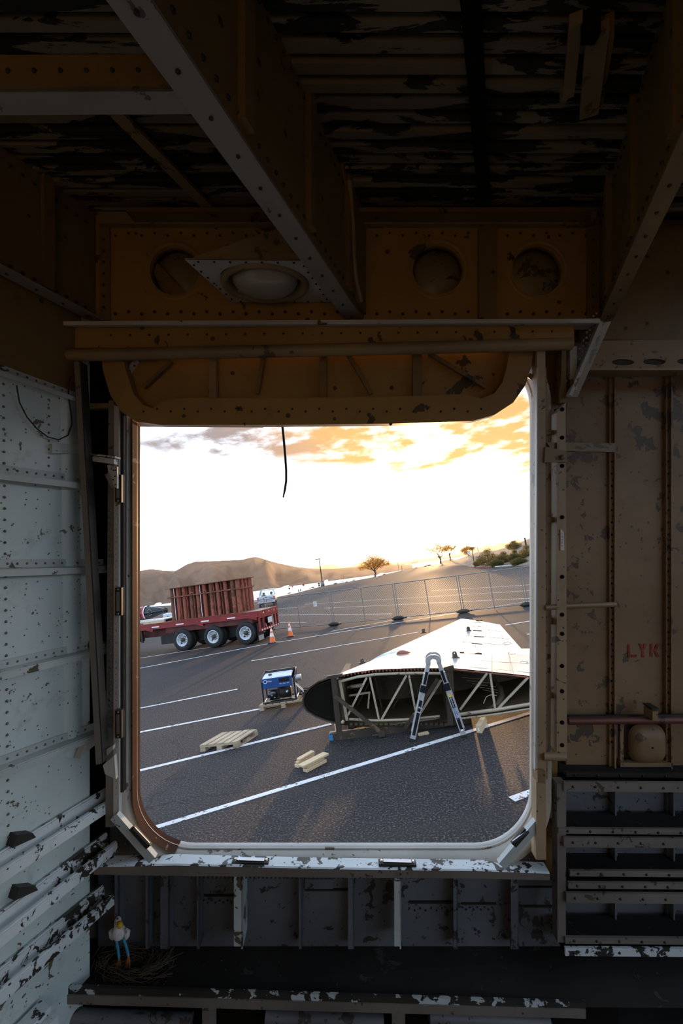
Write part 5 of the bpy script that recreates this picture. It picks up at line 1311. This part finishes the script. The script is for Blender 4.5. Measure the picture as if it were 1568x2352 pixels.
# fittings on the upper skin
def lug(px, py, z, s=1.0):
    c = G(px, py, z); n = V((.3, -.95, 0)).normalized(); x = V((n.y, -n.x, 0)) * -1
    o = [c + x * a * s + V((0, 0, b * s)) for a, b in ((-.06, 0), (.06, 0), (.05, .04), (.045, .11), (.02, .145), (-.02, .145), (-.045, .11), (-.05, .04))]
    h = [c + x * math.cos(a) * .02 * s + V((0, 0, (.1 + math.sin(a) * .02) * s)) for a in [2 * math.pi * k / 12 for k in range(12)]]
    l_ = part('lifting_lug', MB().plate(o, [h], n * .05), M['stand'], wg)
    part('lug_foot', MB().box(c + V((-.1 * s, -.06 * s, -.01)), c + V((.1 * s, .06 * s, .018))), M['stand'], l_)
def ztop(px, py):
    """height of the upper skin under a pixel (marched along the ray)"""
    from mathutils.bvhtree import BVHTree
    global _bt
    if '_bt' not in globals():
        me = MB().grid(tops_); _bt = BVHTree.FromPolygons(me.v, me.f)
    h = _bt.ray_cast(CAM, ray(px, py).normalized())
    return h[0].z if h[0] is not None else .9
for px, py, s in ((1043.5, 1511, .9), (1074.5, 1449, .8), (831, 1523, .7), (972, 1453, .8)): lug(px, py, ztop(px, py) - .005, s)
c = G(927, 1501, ztop(927, 1501)); bl = [(.0, .065), (.05, .06), (.085, .04), (.1, 0)]
mb = MB(); rows = []
for k in range(9):
    u = k / 8; w_ = math.sin(math.pi * min(1, u * 1.0) ** .7); rows.append([c + (RD * .99 + RN * .14) * (-.17 + .34 * u) + RN * math.cos(a) * .07 * w_ + V((0, 0, .075 * math.sin(a) * w_ - .004)) for a in [math.pi * j / 8 for j in range(9)]])
part('blister', MB().grid(rows, True), M['rust2'], wg)
def slot(x0, y0, x1, y1, h0, h1, nm='slot'):
    q = [(x0, y0 + h0), (x1, y1 + h1), (x1, y1), (x0, y0)]; ps = [G(x, y, ztop(x, y) + .004) for x, y in q]
    part(nm, MB().hexa(ps, [p - V((0, 0, .02)) for p in ps]), M['black'], wg)
slot(1055, 1496, 1106, 1499.5, 4.2, 4.2); slot(1083, 1477, 1107, 1478.5, 1.2, 1.2); slot(1088, 1461, 1111, 1462.5, 1.2, 1.2); slot(1086, 1447, 1106, 1448, 1.6, 1.6)
for x0, y0, x1, y1 in ((1084, 1438, 1105, 1439), (1088, 1430, 1106, 1430.5), (1092, 1424, 1108, 1424.5)): slot(x0, y0, x1, y1, .35, .35, 'rivet_line')
# lap joints between skin panels, laid as thin strips on the upper skin
def seam(pts, w=.006):
    ps = []
    for x, y in pts: ps.append(G(x, y, ztop(x, y) + .002))
    mb = MB()
    for a, b in zip(ps[:-1], ps[1:]): mb.bar(a, b, w, .004)
    part('panel_seam', mb, M['rust2'] if w > .006 else M['wing_in'], wg)
for pts in ([(1036, 1535), (1050, 1500), (1064, 1470), (1076, 1446), (1088, 1424)], [(1082, 1541), (1087, 1510), (1092, 1480), (1095, 1450), (1102, 1425)], [(1130, 1546), (1129, 1500), (1126, 1460), (1120, 1428)], [(1180, 1550), (1168, 1500), (1150, 1455)],
            [(1040, 1513), (1090, 1516), (1150, 1521), (1215, 1524)], [(1050, 1493), (1100, 1495), (1140, 1496)], [(1038, 1529), (1100, 1534), (1218, 1545)], [(1062, 1474), (1120, 1478), (1165, 1482)], [(1070, 1459), (1110, 1462), (1170, 1468)], [(1078, 1441), (1120, 1446), (1150, 1450)]): seam(pts)
for cx_, cy_ in ((1165, 1477), (1175, 1500), (1203, 1521)):
    seam([(cx_ + 9 * math.cos(a), cy_ + 2.6 * math.sin(a)) for a in [2 * math.pi * k / 10 for k in range(11)]], .005)

# ---- steel stand under the wing root
f0, f1 = G(759, 1700), G(1082, 1659); f0.z = f1.z = 0
sd = thing('wing_stand', 'dark brown steel stand under the open wing end, with a blue foot end', 'stand', f0)
u_ = V((0, 0, 1)); e_ = (f1 - f0).normalized(); n_ = V((-e_.y, e_.x, 0))
part('base_beam', MB().bar(f0 + u_ * .06, f1 + u_ * .06, .1, .12), M['stand'], sd)
part('beam_edge', MB().bar(f0 + u_ * .124 + n_ * .03, f1 + u_ * .124 + n_ * .03, .05, .006), M['truss'], sd)
part('blue_end', MB().bar(f0 + u_ * .06 - e_ * .012, f0 + u_ * .06 + e_ * .05, .104, .10), pmat('blue_tape', (.02, .22, .5), .5), sd)
pt_ = WP(767, 1552, f0 + e_ * .14 - n_ * .08, RD)
part('upright', MB().bar(f0 + e_ * .17 + u_ * .1, wp(766, 1553, -.09), .095, .07, RN), M['stand'], sd)
part('head_plate', MB().bar(wp(750, 1556, -.08), wp(787, 1550, -.08), .05, .06, RN), M['stand'], sd)
part('upright', MB().bar(wp(1034, 1664, -.06), wp(1027, 1538, -.06), .09, .06, RN), M['stand'], sd)
part('diagonal_brace', MB().bar(wp(768, 1598, -.14), wp(876, 1683, -.14), .06, .05, RN), M['stand'], sd)
part('diagonal_brace', MB().bar(wp(1005, 1560, -.1), wp(930, 1672, -.1), .05, .05, RN), M['stand'], sd)
part('brace_foot', MB().box(wp(876, 1684, -.14) - V((.05, .03, .05)), wp(876, 1684, -.14) + V((.05, .03, .05))), M['stand'], sd)
part('head_plate', MB().bar(wp(1020, 1538, -.08), wp(1042, 1532, -.08), .08, .05, RN), M['stand'], sd)
def plank(nm, a, b, w, h, z0, mt, lb, cat, grp=None):
    a, b = V((a.x, a.y, z0 + h / 2)), V((b.x, b.y, z0 + h / 2))
    o = solo(nm, MB().bar(a, b, w, h), M[mt], (a.x, a.y, z0), lb, cat, grp); bevel(.004, 1)(o); return o
plank('timber_block', G(771, 1682), G(796, 1676), .10, .14, 0.0, 'wood2', 'pale timber block behind the left foot of the wing stand', 'timber')
plank('timber_block', G(808, 1688), G(812, 1677), .12, .16, 0.0, 'stand', 'brown timber block under the wing beside the pale one', 'timber')
plank('timber_plank', G(818, 1679), G(850, 1673), .05, .05, .0, 'wood2', 'lower thin plank under the wing behind the stand beam', 'timber')
plank('timber_plank', G(818, 1679), G(850, 1673), .05, .05, .06, 'wood', 'upper thin plank under the wing behind the stand beam', 'timber')
plank('timber_plank', G(961, 1690), G(984, 1685), .07, .035, .0, 'wood2', 'yellow plank lying between the ladder legs', 'timber')
bk = thing('timber_post', 'square pale timber post end lying on the white line right of the ladder', 'timber', V((*G(1100, 1685).xy, 0)))
a, b = G(1100.5, 1684.5), G(1111, 1666); a.z = b.z = .062
part('beam', MB().bar(a, b + (b - a) * .3, .085, .125), M['wood2'], bk, mods=bevel(.004, 1))
part('end_label', MB().bar(a + (a - b).normalized() * .002 + V((0, 0, .0)), a + (a - b).normalized() * .004, .02, .05), M['refl'], bk)

# ---- folding ladder standing as an A in front of the wing
lL, lR = G(946.5, 1703), G(1066.5, 1694); lL.z = lR.z = 0
ld = (lR - lL).normalized(); ln = V((-ld.y, ld.x, 0))
ap = WP(994, 1512, lL, ld)
ladder = thing('folding_ladder', 'aluminium folding ladder opened into an A in front of the wing', 'ladder', (lL + lR) / 2)
for side, ft in ((0, lL), (1, lR)):
    tp = ap + ld * (-.075 if side == 0 else .075) - V((0, 0, .06))
    for far in (0, 1):
        offb, offt = (ln * .0, ln * .0) if far == 0 else (ln * .30, ln * .25)
        b_, t_ = ft + offb, tp + offt
        ax_ = (t_ - b_).normalized(); hk = .66
        o = part('outer_rail', MB().bar(b_ + ax_ * .03, b_.lerp(t_, hk), .028, .085, ld.cross(ln).cross(ln) * 0 + ax_.cross(ln)), M['alu'], ladder, mods=bevel(.004, 1))
        part('inner_rail', MB().bar(b_.lerp(t_, hk - .1) + ln * .004, t_, .022, .066, ax_.cross(ln)), M['alu'], ladder, mods=bevel(.004, 1))
        part('foot', MB().bar(b_ + V((0, 0, .0)), b_ + ax_ * .045, .04, .09, ax_.cross(ln)), M['rubber'], ladder)
        if far == 0:
            c = b_.lerp(t_, hk); part('lock_clip', MB().bar(c - ax_ * .05 - ln * .02, c + ax_ * .06 - ln * .02, .02, .10, ax_.cross(ln)), M['glossblack'], ladder)
            for u0, u1, nm in ((.08, .36, 'dark_label'), (.38, .42, 'dark_label'), (.44, .52, 'dark_label')) if side == 0 else ((.08, .26, 'dark_label'), (.385, .53, 'dark_label')):
                part(nm, MB().bar(b_.lerp(t_, u0) - ln * .0155, b_.lerp(t_, u1) - ln * .0155, .002, .05, ax_.cross(ln)), M['glossblack'], ladder)
            part('dark_label', MB().bar(b_.lerp(t_, .72) - ln * .009, b_.lerp(t_, .88) - ln * .009, .002, .045, ax_.cross(ln)), M['glossblack'], ladder)
            if side == 1:
                sx_ = ax_.cross(ln)
                if sx_.x < 0: sx_ = -sx_
                part('oval_badge', MB().grid([[b_.lerp(t_, .32) + ax_ * math.cos(a) * .10 * k + sx_ * math.sin(a) * .024 * k - ln * .0175 for a in [2 * math.pi * j / 20 for j in range(20)]] for k in (1, .01)], False, True), M['blue'], ladder)
                part('badge_ring', MB().grid([[b_.lerp(t_, .32) + ax_ * math.cos(a) * .105 * k + sx_ * math.sin(a) * .027 * k - ln * .0165 for a in [2 * math.pi * j / 20 for j in range(20)]] for k in (1, .9)], False, True), M['refl'], ladder)
                part('lettering', text_mb('WERNER', b_.lerp(t_, .32) + ax_ * .082 - sx_ * .012 - ln * .0185, -ax_, sx_, .04), M['refl'], ladder)
                part('lettering', text_mb('MULTI-MAX', b_.lerp(t_, .528) - sx_ * .011 - ln * .0175, -ax_, sx_, .03), M['refl'], ladder)
                part('yellow_sticker', MB().lathe([(0, 0), (.026, 0)], b_.lerp(t_, .545) - ln * .0165, ln, 16), pmat('yellow_sticker', (.8, .45, .03), .5), ladder)
                part('size_sticker', MB().bar(b_.lerp(t_, .085) - ln * .0175, b_.lerp(t_, .11) - ln * .0175, .002, .04, ax_.cross(ln)), M['refl'], ladder)
    ax_ = (tp - ft).normalized()
    for k in range(5):
        p = ft.lerp(tp, .16 + k * .165) ; q = p + ln * (.30 - .05 * (.16 + k * .165)); out_ = ax_.cross(ln) * (.03 if side == 1 else -.03); out_ = out_ if (out_.x > 0) == (side == 1) else -out_
        rg = part('rung', MB().bar(p + out_ * .3, q + out_ * .3, .035, .03, ax_), M['alu'], ladder, mods=bevel(.004, 1))
        part('rung_bracket', MB().bar(p + out_ - ax_ * .04 + ln * .03, p + out_ + ax_ * .04 + ln * .03, .04, .035, ln), M['alu'], rg)
for off in (0.0, .25):
    c = ap + ln * off; rows = []
    for k in range(11):
        a = math.radians(200 - 22 * k); rows.append([c + ld * math.cos(a) * r_ * .9 + V((0, 0, math.sin(a) * r_ * .75 - .05)) + ln * w_ for r_, w_ in ((.15, -.022), (.15, .022), (.05, .022), (.05, -.022))])
    h_ = part('hinge', MB().grid(rows, False, True), M['alu'], ladder)
    part('hinge_boss', MB().lathe([(0, -.032), (.016, -.03), (.02, .02)], c + V((0, 0, .04)), ln, 14), M['galv'], h_)

# ---- pallets
def pallet(A_, B_, C_, h, lb, mt, ns):
    A_, B_, C_ = [V((p.x, p.y, 0)) for p in (A_, B_, C_)]; ex = (B_ - A_); ey = (C_ - B_); W_ = ex.length; D_ = ey.length; ex.normalize(); ey.normalize()
    t = thing('wooden_pallet', lb, 'pallet', A_)
    P = lambda x, y, z: A_ + ex * x + ey * y + V((0, 0, z))
    bx = lambda x0, x1, y0, y1, z0, z1: MB().hexa([P(x0, y0, z0), P(x1, y0, z0), P(x1, y1, z0), P(x0, y1, z0)], [P(x0, y0, z1), P(x1, y0, z1), P(x1, y1, z1), P(x0, y1, z1)])
    for k in range(ns):
        x0 = W_ * k / ns + (.0 if k == 0 else .016); x1 = W_ * (k + 1) / ns - .016; e = .01 * math.sin(k * 2.7)
        part('slat', bx(x0, x1, -e, D_ + e, h - .02, h), M[mt], t)
    for y in (0, D_ / 2 - .04, D_ - .09):
        part('cross_board', bx(.005, W_ - .005, y, y + .09, h - .045, h - .021), M['stand'] if 0 < y < D_ - .1 else M[mt], t)  # middle board darkened: shade under the slat gaps put into its colour
        for x in (0, W_ / 2 - .05, W_ - .1): part('block', bx(x + .004, x + .1, y + .004, y + .086, .018, h - .041), M[mt], t)
    for x in (0, W_ / 2 - .05, W_ - .1): part('bottom_board', bx(x, x + .1, 0, D_, 0, .017), M[mt], t)
    return t
pallet(G(459.5, 1727), G(547, 1718.5), G(593, 1688), .115, 'empty wooden pallet with spaced slats lying alone across a white line', 'wood', 5)
gA, gB = G(596, 1634), G(705, 1618); gC = gB + V((.1, .62, 0))
pallet(gA, gB, gC, .13, 'weathered pallet carrying the blue generator', 'wood', 7)

# ---- generator welder on the pallet
o_ = G(606, 1618.5, .132); gx = (gB - gA); gx.z = 0; gx.normalize(); gy = V((-gx.y, gx.x, 0)); GW, GD, GH = .74, .5, .60
P = lambda x, y, z: o_ + gx * x + gy * y + V((0, 0, z))
GM = Matrix.Translation(o_) @ Matrix((gx, gy, V((0, 0, 1)))).transposed().to_4x4()
gen = thing('generator', 'blue engine generator in a black tube frame standing on a pallet', 'generator', o_)
for y in (.02, GD):
    for a, b in (((0, .02), (0, .48)), ((GW, .02), (GW, .5))): part('frame_tube', MB().tube([P(a[0], y, a[1]), P(b[0], y, b[1])], .016, 8), M['glossblack'], gen)
    part('frame_tube', MB().tube([P(0, y, .02), P(.05, y, .016), P(GW - .05, y, .016), P(GW, y, .02)], .016, 8), M['glossblack'], gen)
for x in (-.005, GW + .005):
    part('frame_tube', MB().tube([P(x, .02, .47), P(x - .03 * (1 if x < .1 else -1), .04, .52), P(x + .02, GD - .04, GH + .03), P(x + .02, GD, GH + .03), P(x, GD, .45)], .014, 8), M['glossblack'], gen)
    part('frame_tube', MB().tube([P(x, .02, .02), P(x, GD, .02)], .016, 8), M['glossblack'], gen)
part('rear_panel', MB().box((0, GD - .02, .4), (GW, GD, GH + .04), GM), M['glossblack'], gen)
fp = part('front_panel', MB().box((.015, .0, .33), (GW - .05, .05, .555), GM), M['blue'], gen, mods=bevel(.008))
part('tank_top', MB().hexa([P(.015, .0, .545), P(GW - .05, .0, .545), P(GW - .05, GD - .03, .565), P(.015, GD - .03, .565)], [P(.03, .03, .575), P(GW - .07, .03, .575), P(GW - .07, GD - .05, .59), P(.03, GD - .05, .59)]), M['wheel_white'], gen)
part('fuel_cap', MB().lathe([(0, .03), (.04, .03), (.045, 0)], P(.18, .2, .585), (0, 0, 1), 16), M['stand'], gen)
part('control_plate', MB().box((.40, -.004, .44), (.64, .0, .53), GM), M['glossblack'], fp)
part('logo_ring', MB().lathe([(.030, -.003), (.042, -.003), (.042, -.006), (.030, -.006), (.030, -.003)], P(.085, 0, .49), gy, 24), M['refl'], fp)
part('lettering', text_mb('Miller', P(.125, -.004, .475), gx, V((0, 0, 1)), .05, .001, shear=.2), M['refl'], fp)
part('lettering', text_mb('Blue Star 185', P(.40, -.004, .395), gx, V((0, 0, 1)), .042, .001, shear=.2), M['refl'], fp)
part('engine_block', MB().box((.12, .12, .04), (.36, .4, .27), GM), M['dark'], gen, mods=bevel(.02))
part('engine_shroud', MB().lathe([(0, -.08), (.09, -.08), (.11, -.05), (.11, .05)], P(.2, .12, .16), gy, 20), M['glossblack'], gen)
part('recoil_plate', MB().box((.17, .035, .21), (.27, .1, .235), GM), M['steel'], gen)
for x, z in ((.2, .16), (.26, .11), (.13, .1)): part('bolt', MB().lathe([(0, -.02), (.016, -.015), (.016, .02)], P(x, .03, z), gy, 10), M['steel'], gen)
part('alternator', MB().lathe([(0, -.2), (.13, -.19), (.14, -.1), (.14, .1), (0, .1)], P(.52, .25, .17), gx, 20), M['dark'], gen)
part('oil_filter', MB().lathe([(0, -.02), (.028, -.02), (.028, .06)], P(.55, .05, .2), gy, 12), M['galv'], gen)
part('base_rail', MB().box((.02, .06, .0), (GW - .02, .12, .03), GM), M['glossblack'], gen)
part('muffler', MB().lathe([(0, 0), (.07, .0), (.075, .02), (.075, .16), (0, .16)], P(GW - .02, .3, .42), gx, 16), M['galv'], gen)
part('exhaust_shield', MB().lathe([(.0, -.02), (.11, -.01), (.12, .02), (.12, .04)], P(GW - .04, .3, .17), gx, 18), M['galv'], gen)
part('handle', MB().tube([P(GW, .1, .33), P(GW + .16, .1, .16), P(GW + .18, .1, .12)], .014, 8), M['galv'], gen)
part('handle', MB().tube([P(GW, .22, .33), P(GW + .15, .22, .16), P(GW + .17, .22, .12)], .014, 8), M['galv'], gen)
cbm = MB(); rn = random.Random(8); base_ = P(1.0, .28, .0)
pts_ = []
for k in range(70):
    a = k * .62; r_ = .11 + .04 * math.sin(k * .9); pts_.append(base_ + gx * math.cos(a) * r_ * 1.5 + gy * math.sin(a) * r_ + V((0, 0, .02 + .0016 * k + .012 * math.sin(k * 1.7))))
solo('cable_coil', cbm.tube(pts_, .012, 6), M['cable'], base_, 'coiled dark welding cable heaped on the pallet beside the generator', 'cable')

# ---- two short stacks of lumber
def lum(nm, a, b, w, h, z, lb):
    a, b = V((a.x, a.y, z + h / 2)), V((b.x, b.y, z + h / 2)); o = solo(nm, MB().bar(a, b, w, h), M['wood2'], (a.x, a.y, z), lb, 'lumber', 'short lumber offcuts'); bevel(.003, 1)(o)
q0, q1 = G(700.5, 1773.5), G(746, 1749); p0, p1 = G(681, 1763.5), G(718, 1742)
sh = (q1 - q0).normalized()
lum('lumber_board', q0, q1, .10, .045, 0, 'lowest board of the nearer lumber stack')
lum('lumber_board', q0 + sh * .03 - V((.008, 0, 0)), q1 - sh * .03 - V((.008, 0, 0)), .085, .032, .049, 'middle board of the nearer lumber stack')
lum('lumber_board', q0 - sh * .03 - V((.03, 0, 0)), q1 + sh * .06 - V((.01, 0, 0)),   .13, .03, .085, 'widest board, on top of the nearer lumber stack')
lum('lumber_board', p0, p1, .09, .045, 0, 'lowest board of the farther lumber stack')
lum('lumber_board', p0 + sh * .02, p1 + sh * .02, .075, .032, .049, 'middle board of the farther lumber stack')
lum('lumber_board', p0 + sh * .05, p1 + sh * .02, .085, .03, .085, 'top board of the farther lumber stack')

# ---- sunlit evening haze over the lot and the lake (real volume, begins well beyond the wing)
hm = bpy.data.materials.new('evening_haze'); hm.use_nodes = True; nt = hm.node_tree; nt.nodes.clear()
ou = mk(nt, 'ShaderNodeOutputMaterial'); vs_ = mk(nt, 'ShaderNodeVolumeScatter', i_Density=HAZE, i_Anisotropy=0.7); vs_.inputs['Color'].default_value = (1.0, 0.82, 0.58, 1)
nt.links.new(vs_.outputs[0], ou.inputs['Volume'])
if HAZE > 0: solo('haze', MB().box((-1500, 45, -7.5), (1500, 4600, 160)), hm, (0, 500, 0), kind='stuff')
